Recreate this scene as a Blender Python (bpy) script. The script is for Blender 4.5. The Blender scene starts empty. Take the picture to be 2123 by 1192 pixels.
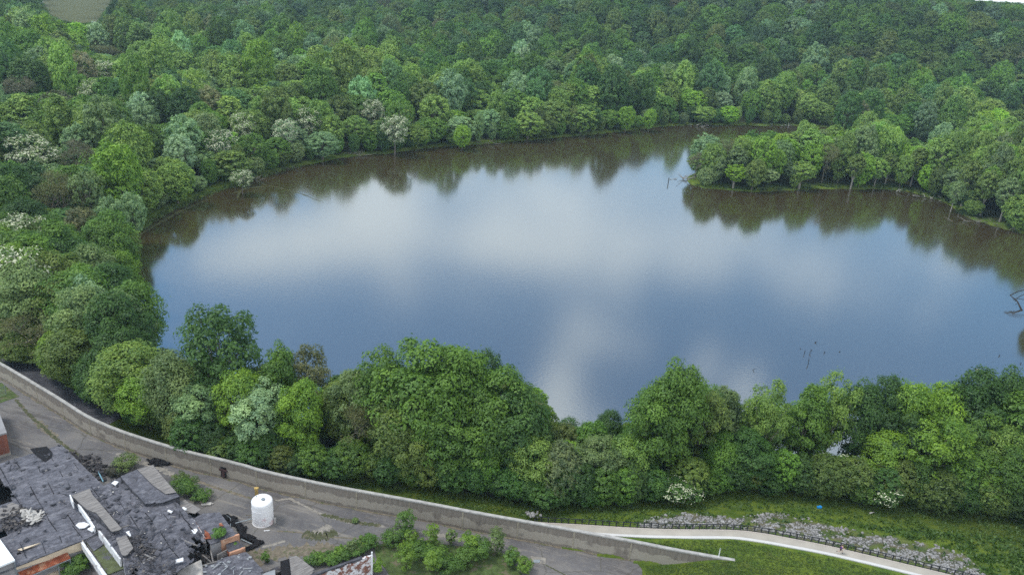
import bpy, math, random
import numpy as np
from mathutils import Vector, Matrix, noise as mnoise

SC = bpy.context.scene
COL = SC.collection
R = math.radians

# ------------------------------------------------------------------ camera
CAM_H = 85.0; PITCH = R(22.3); ROLL = R(4.5); FPX = 1665.0
FW = np.array([0, math.cos(PITCH), -math.sin(PITCH)])
_r0 = np.array([1., 0, 0]); _u0 = np.array([0, math.sin(PITCH), math.cos(PITCH)])
RT = _r0*math.cos(ROLL) + _u0*math.sin(ROLL); UP = -_r0*math.sin(ROLL) + _u0*math.cos(ROLL)
cam_d = bpy.data.cameras.new('camera'); cam = bpy.data.objects.new('camera', cam_d); COL.objects.link(cam)
m = Matrix.Identity(4)
for i in range(3):
    m[i][0] = RT[i]; m[i][1] = UP[i]; m[i][2] = -FW[i]
m[2][3] = CAM_H
cam.matrix_world = m
cam_d.sensor_width = 36; cam_d.lens = 36*FPX/2123; cam_d.clip_start = 1; cam_d.clip_end = 20000
SC.camera = cam

def ray(px, py):
    return FW + RT*(px-1061.5)/FPX - UP*(py-596)/FPX
def at(px, py, z=0.0):
    d = ray(px, py); t = (z-CAM_H)/d[2]
    return np.array([d[0]*t, d[1]*t, z])
def project(p):
    v = np.asarray(p, float) - np.array([0, 0, CAM_H]); d = v@FW
    return 1061.5+FPX*(v@RT)/d, 596-FPX*(v@UP)/d, d

# ------------------------------------------------------------------ light
SUN_EL = R(62); SUN_AZ = R(-95)      # azimuth from +Y towards +X
world = bpy.data.worlds.new("World"); SC.world = world; world.use_nodes = True
SC.view_settings.view_transform = 'Standard'; SC.view_settings.look = 'None'
SC.view_settings.exposure = 0.62; SC.view_settings.gamma = 1.0
SC.render.engine = 'CYCLES'
SC.cycles.max_bounces = 6; SC.cycles.diffuse_bounces = 3; SC.cycles.glossy_bounces = 3
SC.cycles.transmission_bounces = 4; SC.cycles.transparent_max_bounces = 4; SC.cycles.volume_bounces = 0
SC.cycles.use_denoising = False
sun_d = bpy.data.lights.new('sun', 'SUN'); sun = bpy.data.objects.new('sun', sun_d); COL.objects.link(sun)
sun_d.energy = 1.4; sun_d.angle = R(14); sun_d.color = (1, .96, .9)
sv = Vector((math.sin(SUN_AZ)*math.cos(SUN_EL), math.cos(SUN_AZ)*math.cos(SUN_EL), math.sin(SUN_EL)))
sun.rotation_euler = sv.to_track_quat('Z', 'Y').to_euler()
sun.location = (0, 0, 200)

class NT:
    """small node-tree writer"""
    def __init__(s, tree): s.t = tree; s.n = tree.nodes; s.l = tree.links
    def new(s, kind, **kw):
        n = s.n.new(kind)
        for k, v in kw.items(): setattr(n, k, v)
        return n
    def put(s, sock, v):
        if v is None: return
        if isinstance(v, bpy.types.NodeSocket): s.l.new(v, sock)
        else:
            if hasattr(sock.default_value, '__len__') and hasattr(v, '__len__') and len(sock.default_value) == 4 and len(v) == 3: v = (*v, 1)
            sock.default_value = v
    def math(s, op, a, b=None, c=None, clamp=False):
        n = s.new('ShaderNodeMath', operation=op, use_clamp=clamp)
        s.put(n.inputs[0], a); s.put(n.inputs[1], b)
        if c is not None: s.put(n.inputs[2], c)
        return n.outputs[0]
    def vmath(s, op, a, b=None, scale=None):
        n = s.new('ShaderNodeVectorMath', operation=op)
        s.put(n.inputs[0], a); s.put(n.inputs[1], b)
        if scale is not None: s.put(n.inputs['Scale'], scale)
        return n.outputs['Value'] if op in ('DOT_PRODUCT', 'LENGTH') else n.outputs[0]
    def noise(s, vec, scale, detail=4, rough=.55, dist=0.0, out='Fac'):
        n = s.new('ShaderNodeTexNoise')
        s.put(n.inputs['Vector'], vec); n.inputs['Scale'].default_value = scale
        n.inputs['Detail'].default_value = detail; n.inputs['Roughness'].default_value = rough
        n.inputs['Distortion'].default_value = dist
        return n.outputs[out]
    def ramp(s, fac, stops, interp='LINEAR'):
        n = s.new('ShaderNodeValToRGB'); n.color_ramp.interpolation = interp
        e = n.color_ramp.elements
        while len(e) < len(stops): e.new(.5)
        for k, (p, c) in enumerate(stops):
            e[k].position = p; e[k].color = (*c, 1) if hasattr(c, '__len__') else (c, c, c, 1)
        s.put(n.inputs[0], fac); return n.outputs[0]
    def mix(s, fac, a, b, blend='MIX'):
        n = s.new('ShaderNodeMix', data_type='RGBA', blend_type=blend)
        s.put(n.inputs[0], fac); s.put(n.inputs[6], a); s.put(n.inputs[7], b)
        return n.outputs[2]
    def smooth(s, x, a, b):
        n = s.new('ShaderNodeMapRange', interpolation_type='SMOOTHSTEP')
        s.put(n.inputs[0], x); n.inputs[1].default_value = a; n.inputs[2].default_value = b
        return n.outputs[0]
    def attr(s, name, typ='GEOMETRY', out='Fac'):
        n = s.new('ShaderNodeAttribute', attribute_name=name, attribute_type=typ); return n.outputs[out]

# sky: physical sky plus broken cloud, thick near the horizon
w = NT(world.node_tree); w.n.clear()
sky = w.new('ShaderNodeTexSky', sky_type='NISHITA'); sky.sun_disc = False
sky.sun_elevation = SUN_EL; sky.sun_rotation = SUN_AZ; sky.altitude = 200; sky.dust_density = 1.2
tc = w.new('ShaderNodeTexCoord').outputs['Generated']
sep = w.new('ShaderNodeSeparateXYZ'); w.put(sep.inputs[0], tc)
az = w.math('ARCTAN2', sep.outputs[0], sep.outputs[1]); el = w.math('ARCSINE', sep.outputs[2])
# cloud layer coordinates
zc = w.math('ADD', w.math('MAXIMUM', sep.outputs[2], 0.0), 0.12)
q = w.vmath('DIVIDE', tc, None); qn = q.node
cz = w.new('ShaderNodeCombineXYZ'); [w.put(cz.inputs[i], zc) for i in range(3)]
w.put(qn.inputs[1], cz.outputs[0])
nz1 = w.noise(q, .9, 6, .55, .4)
nzd = w.noise(q, 1.6, 5, .6, 0, 'Color')
dsep = w.new('ShaderNodeSeparateXYZ'); w.put(dsep.inputs[0], nzd)
azd = w.math('ADD', az, w.math('MULTIPLY', w.math('SUBTRACT', dsep.outputs[0], .5), .17))
eld = w.math('ADD', el, w.math('MULTIPLY', w.math('SUBTRACT', dsep.outputs[1], .5), .10))
CLOUDS = [  # where each cloud stands, as seen mirrored in the lake: px, py, rx, ry, tilt(px), strength
    (790, 400, 110, 62, 0, .8), (560, 505, 180, 52, -10, 1.05), (430, 560, 110, 22, 0, .55), (760, 500, 230, 50, 0, .55),
    (1120, 420, 260, 75, 0, .55), (1080, 350, 320, 35, 0, .28), (1250, 505, 260, 48, 10, .52), (1412, 340, 30, 22, 0, .5),
    (1480, 500, 170, 55, 20, .42), (1700, 585, 210, 28, 38, .52), (1990, 645, 150, 22, 30, .42), (1880, 480, 90, 34, 0, .62),
    (1990, 545, 140, 30, 0, .4), (1215, 690, 75, 48, 0, .50), (1340, 700, 42, 36, 0, .48), (1155, 815, 52, 75, 0, .95),
    (1450, 740, 50, 44, 0, 1.05), (1552, 800, 50, 45, 0, 1.1), (1750, 810, 160, 30, 0, .40), (800, 620, 220, 40, 0, .25),
    (1620, 700, 160, 22, 0, .14), (620, 600, 300, 22, 0, .12), (1180, 900, 80, 40, 0, .9), (1700, 950, 260, 50, 0, .9)]
def refl(px, py):
    d = ray(px, py); d = d/np.linalg.norm(d); d = np.array([d[0], d[1], -d[2]])
    return math.atan2(d[0], d[1]), math.asin(d[2])
tot = None
for (px, py, rx, ry, tilt, st) in CLOUDS:
    a0, e0 = refl(px, py); a1, e1 = refl(px+rx, py+tilt*rx/200.0); a2, e2 = refl(px, py+ry)
    # local frame: u along (a1-a0,e1-e0), v along (a2-a0,e2-e0)
    M = np.array([[a1-a0, a2-a0], [e1-e0, e2-e0]]); Mi = np.linalg.inv(M)
    da = w.math('SUBTRACT', azd, a0); de = w.math('SUBTRACT', eld, e0)
    u = w.math('MULTIPLY_ADD', da, float(Mi[0, 0]), w.math('MULTIPLY', de, float(Mi[0, 1])))
    v = w.math('MULTIPLY_ADD', da, float(Mi[1, 0]), w.math('MULTIPLY', de, float(Mi[1, 1])))
    r2 = w.math('MULTIPLY_ADD', u, u, w.math('MULTIPLY', v, v))
    g = w.math('MULTIPLY', w.math('POWER', 2.718, w.math('MULTIPLY', r2, -.8)), st)
    tot = g if tot is None else w.math('ADD', tot, g)
stv = w.new('ShaderNodeCombineXYZ'); w.put(stv.inputs[0], w.math('MULTIPLY', w.vmath('DOT_PRODUCT', q, (.90, -.42, 0)), .75)); w.put(stv.inputs[1], w.math('MULTIPLY', w.vmath('DOT_PRODUCT', q, (.42, .90, 0)), 2.3))
nz3 = w.math('ADD', w.math('MULTIPLY', w.noise(stv.outputs[0], 2.3, 10, .64, .7), .62), w.math('MULTIPLY', w.noise(q, 1.7, 6, .6, .3), .38))
low = w.smooth(w.math('ADD', w.math('MULTIPLY', tot, .92), w.math('MULTIPLY_ADD', nz3, 3.4, -1.70)), .12, 1.0)
front = w.math('MULTIPLY', w.smooth(sep.outputs[1], -.1, .35), w.math('SUBTRACT', 1.0, w.smooth(el, .62, .85)))   # broken part of the sky
over = w.smooth(nz1, .30, .62)                                                    # closed cloud elsewhere
cov = w.math('ADD', w.math('MULTIPLY', low, front), w.math('MULTIPLY', over, w.math('SUBTRACT', 1.0, front)), clamp=True)
hz = w.math('SUBTRACT', 1.0, w.smooth(el, .0, .13)); cov = w.math('MAXIMUM', cov, w.math('MULTIPLY', hz, .9))
skyc = w.new('ShaderNodeBackground'); w.put(skyc.inputs[0], w.mix(1.0, sky.outputs[0], (.74, 1.0, 1.06), 'MULTIPLY')); skyc.inputs[1].default_value = .145
cl = w.new('ShaderNodeBackground'); w.put(cl.inputs[0], (.965, .98, 1.0)); cl.inputs[1].default_value = 1.06
mx = w.new('ShaderNodeMixShader'); w.put(mx.inputs[0], cov); w.l.new(skyc.outputs[0], mx.inputs[1]); w.l.new(cl.outputs[0], mx.inputs[2])
wo = w.new('ShaderNodeOutputWorld'); w.l.new(mx.outputs[0], wo.inputs[0])

# ------------------------------------------------------------------ materials
def mat(name, fn):
    mt = bpy.data.materials.new(name); mt.use_nodes = True
    t = NT(mt.node_tree); t.n.clear(); o = t.new('ShaderNodeOutputMaterial')
    sh = fn(t); t.l.new(sh, o.inputs[0]); return mt
def pbr(t, col, rough=.85, bump=None, bstr=.3, bdist=.1, metal=0.0, spec=.3):
    p = t.new('ShaderNodeBsdfPrincipled'); t.put(p.inputs['Base Color'], col); t.put(p.inputs['Roughness'], rough)
    t.put(p.inputs['Metallic'], metal); t.put(p.inputs['Specular IOR Level'], spec)
    if bump is not None:
        b = t.new('ShaderNodeBump'); t.put(b.inputs['Height'], bump); b.inputs['Strength'].default_value = bstr; b.inputs['Distance'].default_value = bdist
        t.l.new(b.outputs[0], p.inputs['Normal'])
    return p.outputs[0]
def pos(t): return t.new('ShaderNodeNewGeometry').outputs['Position']
def scaled(t, v, s): return t.vmath('MULTIPLY', v, s)
def simple(name, c, rough=.8, var=.25, scale=2.0, metal=0.0, c2=None, bstr=.3):
    def f(t):
        n = t.noise(pos(t), scale, 5, .6)
        k = t.ramp(n, [(.3, tuple(x*(1-var) for x in c)), (.7, tuple(x*(1+var) for x in c))])
        if c2 is not None: k = t.mix(t.smooth(t.noise(pos(t), scale*.6, 6, .7), .52, .62), k, c2)
        return pbr(t, k, rough, n, bstr, .05, metal)
    return mat(name, f)

def leaf_shader(t, base):
    tone = t.attr('tone')
    v = t.math('MULTIPLY_ADD', tone, .36, 1.0)
    c = t.mix(1.0, base, t.new('ShaderNodeCombineColor').outputs[0], 'MULTIPLY')
    cc = c.node.inputs[7].links[0].from_node
    t.put(cc.inputs[0], t.math('MULTIPLY_ADD', tone, .46, .96)); t.put(cc.inputs[1], v); t.put(cc.inputs[2], t.math('MULTIPLY_ADD', tone, .25, 1.0))
    d = t.new('ShaderNodeBsdfDiffuse'); t.put(d.inputs[0], c)
    tr = t.new('ShaderNodeBsdfTranslucent'); t.put(tr.inputs[0], t.mix(1.0, c, (1.1, 1.25, .6), 'MULTIPLY'))
    mxs = t.new('ShaderNodeMixShader'); mxs.inputs[0].default_value = .27
    t.l.new(d.outputs[0], mxs.inputs[1]); t.l.new(tr.outputs[0], mxs.inputs[2])
    gl = t.new('ShaderNodeBsdfGlossy'); gl.inputs['Roughness'].default_value = .55; t.put(gl.inputs[0], (.8, .85, .9))
    m2 = t.new('ShaderNodeMixShader'); m2.inputs[0].default_value = .03
    t.l.new(mxs.outputs[0], m2.inputs[1]); t.l.new(gl.outputs[0], m2.inputs[2])
    return m2.outputs[0]
M = {}
M['leaf'] = mat('foliage', lambda t: leaf_shader(t, t.new('ShaderNodeObjectInfo').outputs['Color']))
M['leaf_stuff'] = mat('wood_foliage', lambda t: leaf_shader(t, t.attr('tint', 'INSTANCER', 'Color')))
M['blossom'] = simple('blossom', (.50, .52, .36), .8, .2, 3)
M['bark'] = simple('bark', (.13, .11, .09), .9, .35, 1.5)
M['pale_bark'] = simple('pale_bark', (.30, .28, .25), .9, .3, 1.5)
M['twig'] = simple('twig', (.17, .15, .12), .9, .3, 1.5)
M['stem'] = simple('grey_stem', (.25, .225, .19), .9, .3, 1.5)
M['dark_wood'] = simple('dark_wood', (.035, .028, .025), .9, .3, 1.5)

def f_ground(t):
    c = t.attr('cover', 'GEOMETRY', 'Color'); p = pos(t)
    n1 = t.noise(p, .35, 6, .65); n2 = t.noise(p, 2.2, 5, .7)
    k = t.mix(t.smooth(n1, .35, .65), t.mix(1.0, c, (.72, .78, .8), 'MULTIPLY'), t.mix(1.0, c, (1.3, 1.12, 1.0), 'MULTIPLY'))
    k = t.mix(.55, k, t.mix(1.0, k, t.ramp(n2, [(.3, .45), (.7, 1.6)]), 'MULTIPLY'))
    k = t.mix(t.math('MULTIPLY', t.smooth(t.noise(p, .16, 5, .7), .60, .72), .45), k, (.11, .10, .045))
    return pbr(t, k, .95, n2, .8, .3, spec=.1)
M['ground'] = mat('ground', f_ground)
def f_asph(t):
    p = pos(t); n1 = t.noise(p, .12, 6, .6); n2 = t.noise(p, 1.3, 6, .7); n3 = t.noise(p, 14, 3, .6)
    k = t.ramp(n1, [(.36, (.098, .094, .098)), (.5, (.130, .124, .125)), (.64, (.168, .157, .148))])
    k = t.mix(t.math('MULTIPLY', t.smooth(n2, .45, .75), .6), k, (.20, .185, .16))
    cbv = t.new('ShaderNodeCombineXYZ'); t.put(cbv.inputs[0], t.math('MULTIPLY', t.vmath('DOT_PRODUCT', p, (.957, -.29, 0)), .10)); t.put(cbv.inputs[1], t.vmath('DOT_PRODUCT', p, (.29, .957, 0)))
    k = t.mix(t.math('MULTIPLY', t.smooth(t.noise(cbv.outputs[0], .55, 7, .72, .5), .52, .66), .65), k, (.075, .068, .066))
    k = t.mix(t.math('MULTIPLY', t.smooth(t.noise(t.vmath('ADD', cbv.outputs[0], (7, 3, 1)), .8, 7, .75, .3), .56, .64), .6), k, (.25, .225, .19))
    k = t.mix(t.math('MULTIPLY', t.smooth(t.noise(p, .55, 7, .8, .8), .60, .66), .5), k, (.235, .215, .185))
    v = t.new('ShaderNodeTexVoronoi', feature='DISTANCE_TO_EDGE'); t.put(v.inputs['Vector'], t.vmath('ADD', p, t.noise(p, .7, 4, .7, 0, 'Color'))); v.inputs['Scale'].default_value = .09
    k = t.mix(t.math('MULTIPLY', t.math('SUBTRACT', 1.0, t.smooth(v.outputs[0], .002, .012)), .6), k, (.075, .07, .055))
    k = t.mix(.35, k, t.mix(1.0, k, t.ramp(n3, [(.3, .5), (.7, 1.5)]), 'MULTIPLY'))
    return pbr(t, k, .92, n2, .3, .05, spec=.2)
M['asphalt'] = mat('old_asphalt', f_asph)
def f_wall(t):
    s = t.attr('along'); u = t.attr('up'); cb = t.new('ShaderNodeCombineXYZ'); t.put(cb.inputs[0], s); t.put(cb.inputs[1], u)
    v = cb.outputs[0]
    n = t.noise(scaled(t, v, (2.2, .35, 1)), 1.0, 6, .7); n2 = t.noise(v, .5, 5, .6)
    k = t.ramp(n, [(.3, (.150, .130, .108)), (.5, (.215, .188, .158)), (.72, (.29, .255, .215))])
    k = t.mix(t.math('MULTIPLY', t.smooth(n2, .4, .7), .5), k, (.20, .175, .155))
    # buff paint rolled over old marks on the lower half, in uneven patches
    blk = t.noise(scaled(t, v, (.22, 0, 1)), 1.0, 3, .7); edge = t.math('MULTIPLY_ADD', blk, 3.0, .15)
    edge = t.math('ADD', edge, t.math('MULTIPLY', t.noise(v, 1.8, 3, .6), .8))
    pm = t.math('MULTIPLY', t.smooth(t.math('SUBTRACT', edge, u), -.05, .12), t.smooth(t.math('SUBTRACT', u, t.math('MULTIPLY', t.noise(v, .9, 2), 1.1)), -.1, .05))
    pm = t.math('MULTIPLY', pm, t.smooth(t.noise(v, .35, 2, .5), .30, .42))
    k = t.mix(t.math('MULTIPLY', pm, .85), k, (.36, .325, .27))
    k = t.mix(t.math('MULTIPLY', t.smooth(t.noise(scaled(t, v, (5, .2, 1)), 1.0, 3, .7), .62, .72), .4), k, (.08, .07, .062))
    return pbr(t, k, .9, n, .3, .03, spec=.15)
M['flood_wall'] = mat('stained_concrete', f_wall)
M['coping'] = simple('coping_concrete', (.36, .35, .33), .85, .25, 1.2)
M['joint'] = simple('joint_filler', (.31, .275, .21), .9, .3, 2)
M['concrete'] = simple('new_concrete', (.37, .34, .29), .9, .11, .5)
M['kerb'] = simple('pale_kerb', (.54, .53, .51), .85, .06, .8)
M['curb_back'] = simple('pinkish_edge', (.46, .41, .37), .85, .08, .8)
M['black_metal'] = simple('black_metal', (.025, .028, .035), .5, .2, 3, .2)
M['steel'] = simple('dull_steel', (.30, .34, .36), .5, .2, 3, .5)
M['blue_pipe'] = simple('blue_paint', (.22, .42, .52), .5, .2, 3)
M['rust'] = simple('rust', (.22, .062, .03), .85, .45, 1.4, 0, (.33, .18, .11))
M['brick'] = None
def f_brick(t):
    b = t.new('ShaderNodeTexBrick'); p = pos(t)
    t.put(b.inputs['Vector'], t.attr('uvw', 'GEOMETRY', 'Vector')); b.inputs['Scale'].default_value = 3.2
    t.put(b.inputs[1], (.27, .095, .06)); t.put(b.inputs[2], (.20, .07, .05)); t.put(b.inputs[3], (.30, .24, .19)); b.inputs['Mortar Size'].default_value = .02
    k = t.mix(t.math('MULTIPLY', t.smooth(t.noise(p, .7, 5, .7), .5, .65), .5), b.outputs[0], (.13, .06, .05))
    return pbr(t, k, .9)
M['brick'] = mat('red_brick', f_brick)
M['orange_block'] = simple('orange_block', (.46, .25, .16), .9, .3, .9, 0, (.56, .46, .34))
M['cream'] = simple('cream_board', (.60, .50, .37), .85, .12, .8, 0, (.42, .35, .27))
M['white'] = simple('white_sheet', (.80, .81, .82), .7, .05, 1)
M['white_roof'] = simple('white_coating', (.82, .86, .88), .5, .02, .5)
M['flake_white'] = simple('flaking_white_paint', (.64, .64, .65), .85, .15, 1.2, 0, (.30, .27, .26))
def f_flake(t):
    p = pos(t); n = t.noise(p, 1.3, 8, .75)
    k = t.mix(t.smooth(n, .47, .53), (.72, .71, .72), (.25, .11, .075))
    return pbr(t, t.mix(t.smooth(t.noise(p, 2.6, 6, .8), .56, .6), k, (.12, .11, .11)), .9)
M['flake_brick'] = mat('flaking_white_on_brick', f_flake)
def f_roof(t, dark=1.0):
    p = pos(t); vec = t.attr('uvw', 'GEOMETRY', 'Vector')
    n1 = t.noise(scaled(t, vec, (.55, 1.1, 1)), 1.0, 9, .78, .3); n2 = t.noise(vec, .28, 6, .65, .6); n3 = t.noise(vec, 2.2, 8, .85)
    k = t.ramp(n1, [(.30, (.048*dark, .048*dark, .058*dark)), (.48, (.105*dark, .105*dark, .122*dark)), (.66, (.185*dark, .183*dark, .205*dark))])
    k = t.mix(t.math('MULTIPLY', t.smooth(n2, .56, .66), .5), k, (.030, .028, .032))
    k = t.mix(t.math('MULTIPLY', t.smooth(t.noise(vec, .5, 8, .85, .3), .55, .66), .6), k, (.235, .23, .24))
    k = t.mix(t.math('MULTIPLY', t.smooth(t.noise(vec, .9, 7, .8), .62, .68), .5), k, (.12, .055, .05))
    k = t.mix(t.math('MULTIPLY', t.smooth(t.noise(vec, 1.6, 7, .85), .62, .67), .8), k, (.022, .02, .024))
    k = t.mix(.7, k, t.mix(1.0, k, t.ramp(n3, [(.3, .25), (.7, 1.9)]), 'MULTIPLY'))
    sp = t.new('ShaderNodeSeparateXYZ'); t.put(sp.inputs[0], vec)      # felt strips laid side by side
    fr = t.math('FRACT', t.math('MULTIPLY', t.math('ADD', sp.outputs[1], t.math('MULTIPLY', t.noise(vec, .4, 3), .35)), .95))
    k = t.mix(t.math('MULTIPLY', t.math('LESS_THAN', fr, .08), .35), k, (.04, .04, .045))
    return pbr(t, k, .88, t.math('ADD', n1, n3), .9, .12, spec=.25)
M['tar_roof'] = mat('worn_tar_felt', f_roof)
M['tar_dark'] = mat('dark_tar_felt', lambda t: f_roof(t, .6))
M['moss_roof'] = simple('moss_on_felt', (.085, .10, .045), .95, .35, 1.2, 0, (.085, .085, .09))
def f_plank(t):
    vec = t.attr('uvw', 'GEOMETRY', 'Vector')
    n1 = t.noise(scaled(t, vec, (.5, 5, 1)), 1.0, 7, .75)
    k = t.ramp(n1, [(.3, (.08, .075, .072)), (.5, (.20, .185, .175)), (.7, (.34, .32, .295))])
    return pbr(t, k, .9, n1, .8, .1)
M['plank'] = mat('weathered_boards', f_plank)
M['tin'] = simple('grey_tin', (.27, .28, .29), .6, .2, .8, .2)
M['char_and_shade'] = simple('char_and_inner_shade', (.012, .011, .013), .95, .4, 1.5)  # near-black for burnt matter, also painted as shade in the shed opening
M['rubble'] = simple('burnt_rubble', (.045, .042, .046), .95, .6, 2.5, 0, (.14, .125, .11))
M['pale_debris'] = simple('pale_debris', (.42, .40, .37), .85, .25, 1.5)
M['grey_wall'] = simple('grey_render', (.25, .245, .25), .9, .2, .6)
M['dirt'] = simple('dirt_seam', (.16, .135, .10), .95, .4, 1.6, 0, (.085, .095, .045))
M['moss'] = simple('weedy_mud', (.065, .07, .035), .95, .4, 1.6, 0, (.14, .12, .085))
M['worn'] = simple('worn_line', (.24, .22, .19), .95, .3, 1.6, 0, (.15, .14, .13))
M['rock'] = simple('limestone', (.25, .243, .235), .9, .6, 1.6)
M['blue_tarp'] = simple('blue_tarp', (.02, .25, .62), .5, .1, 2)
M['yellow'] = simple('yellow_paint', (.50, .34, .11), .7, .35, 5, 0, (.25, .2, .12))
def f_tank(t):
    p = t.new('ShaderNodeTexCoord').outputs['Object']; s = t.new('ShaderNodeSeparateXYZ'); t.put(s.inputs[0], p); z = s.outputs[2]
    n = t.noise(scaled(t, p, (1, 1, 3)), 1.6, 8, .75)
    lowm = t.math('SUBTRACT', 1.0, t.smooth(z, 1.4, 2.4))
    k = t.mix(t.math('MULTIPLY', t.smooth(n, .52, .60), t.math('MULTIPLY_ADD', lowm, .48, .04)), (.90, .895, .90), (.33, .31, .34))
    k = t.mix(t.math('MULTIPLY', t.smooth(t.noise(p, 1.0, 6, .7), .55, .62), t.math('MULTIPLY', lowm, .45)), k, (.62, .28, .28))
    for zb, a in ((1.32, .3), (2.7, .18), (3.45, .12)):
        k = t.mix(t.math('MULTIPLY', t.math('SUBTRACT', 1.0, t.smooth(t.math('ABSOLUTE', t.math('SUBTRACT', z, zb)), .02, .09)), t.math('MULTIPLY', t.smooth(n, .4, .5), a*1.5)), k, (.34, .33, .36))
    run = t.noise(scaled(t, p, (4, 4, .25)), 1.0, 4, .7)
    k = t.mix(t.math('MULTIPLY', t.smooth(run, .60, .72), .35), k, (.52, .40, .33))
    k = t.mix(t.math('MULTIPLY', t.math('SUBTRACT', 1.0, t.smooth(z, .05, .5)), t.math('MULTIPLY', n, .7)), k, (.34, .30, .27))
    return pbr(t, k, .55, None, spec=.3)
M['tank'] = mat('tank_white_paint', f_tank)
def f_water(t):
    p = pos(t)
    n = t.noise(scaled(t, p, (1.0, 1.3, 1)), 1.1, 5, .65); n2 = t.noise(p, .045, 4, .6)
    b = t.new('ShaderNodeBump'); t.put(b.inputs['Height'], n); b.inputs['Distance'].default_value = .012
    t.put(b.inputs['Strength'], t.math('MULTIPLY_ADD', n2, .9, .35))
    d = t.new('ShaderNodeBsdfDiffuse'); t.put(d.inputs[0], (.052, .037, .016)); t.l.new(b.outputs[0], d.inputs['Normal'])
    g = t.new('ShaderNodeBsdfGlossy'); t.put(g.inputs[0], (.83, .94, 1.0)); g.inputs['Roughness'].default_value = .10; t.l.new(b.outputs[0], g.inputs['Normal'])
    fr = t.new('ShaderNodeFresnel'); fr.inputs[0].default_value = 1.55
    fac = t.math('MULTIPLY_ADD', fr.outputs[0], .64, .27, clamp=True)
    mxs = t.new('ShaderNodeMixShader'); t.put(mxs.inputs[0], fac); t.l.new(d.outputs[0], mxs.inputs[1]); t.l.new(g.outputs[0], mxs.inputs[2])
    return mxs.outputs[0]
M['water'] = mat('lake_water', f_water)
M['algae'] = simple('algae', (.065, .070, .022), .8, .35, .8, 0, (.04, .035, .015))
M['skin'] = simple('skin', (.45, .27, .2), .6, .05)
M['purple'] = simple('purple_cloth', (.10, .03, .26), .8, .1)
M['dark_cloth'] = simple('dark_cloth', (.02, .02, .03), .8, .1)
M['hair'] = simple('brown_hair', (.09, .05, .03), .8, .1)
M['pinkish'] = simple('pink_cloth', (.5, .14, .2), .8, .1)

# ------------------------------------------------------------------ object helpers
def tag(o, label=None, cat=None, group=None, kind=None):
    if label: o['label'] = label
    if cat: o['category'] = cat
    if group: o['group'] = group
    if kind: o['kind'] = kind
    return o
def empty(name, loc=(0, 0, 0), rz=0, label=None, cat=None, group=None):
    o = bpy.data.objects.new(name, None); COL.objects.link(o); o.location = tuple(float(x) for x in loc); o.rotation_euler = (0, 0, rz)
    o.empty_display_size = .2
    return tag(o, label, cat, group)
def np_mesh(name, V, F, mt=None, attrs=None, smooth=False):
    """V (n,3), F (m,k) one face size"""
    me = bpy.data.meshes.new(name); V = np.asarray(V, np.float32); F = np.asarray(F, np.int32)
    me.vertices.add(len(V)); me.vertices.foreach_set('co', V.ravel())
    k = F.shape[1]; me.loops.add(F.size); me.loops.foreach_set('vertex_index', F.ravel())
    me.polygons.add(len(F)); me.polygons.foreach_set('loop_start', np.arange(0, F.size, k, dtype=np.int32))
    me.polygons.foreach_set('loop_total', np.full(len(F), k, np.int32))
    if smooth: me.polygons.foreach_set('use_smooth', np.ones(len(F), bool))
    me.update(calc_edges=True)
    for nm, (typ, arr) in (attrs or {}).items():
        a = me.attributes.new(nm, typ, 'POINT')
        a.data.foreach_set({'FLOAT': 'value', 'FLOAT_VECTOR': 'vector', 'FLOAT_COLOR': 'color', 'INT': 'value'}[typ], np.asarray(arr, np.float32 if typ != 'INT' else np.int32).ravel())
    if mt: me.materials.append(mt)
    return me
def link(name, me, parent=None, color=None):
    o = bpy.data.objects.new(name, me); COL.objects.link(o)
    if parent is not None: o.parent = parent
    if color is not None: o.color = (*color, 1)
    return o
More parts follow.
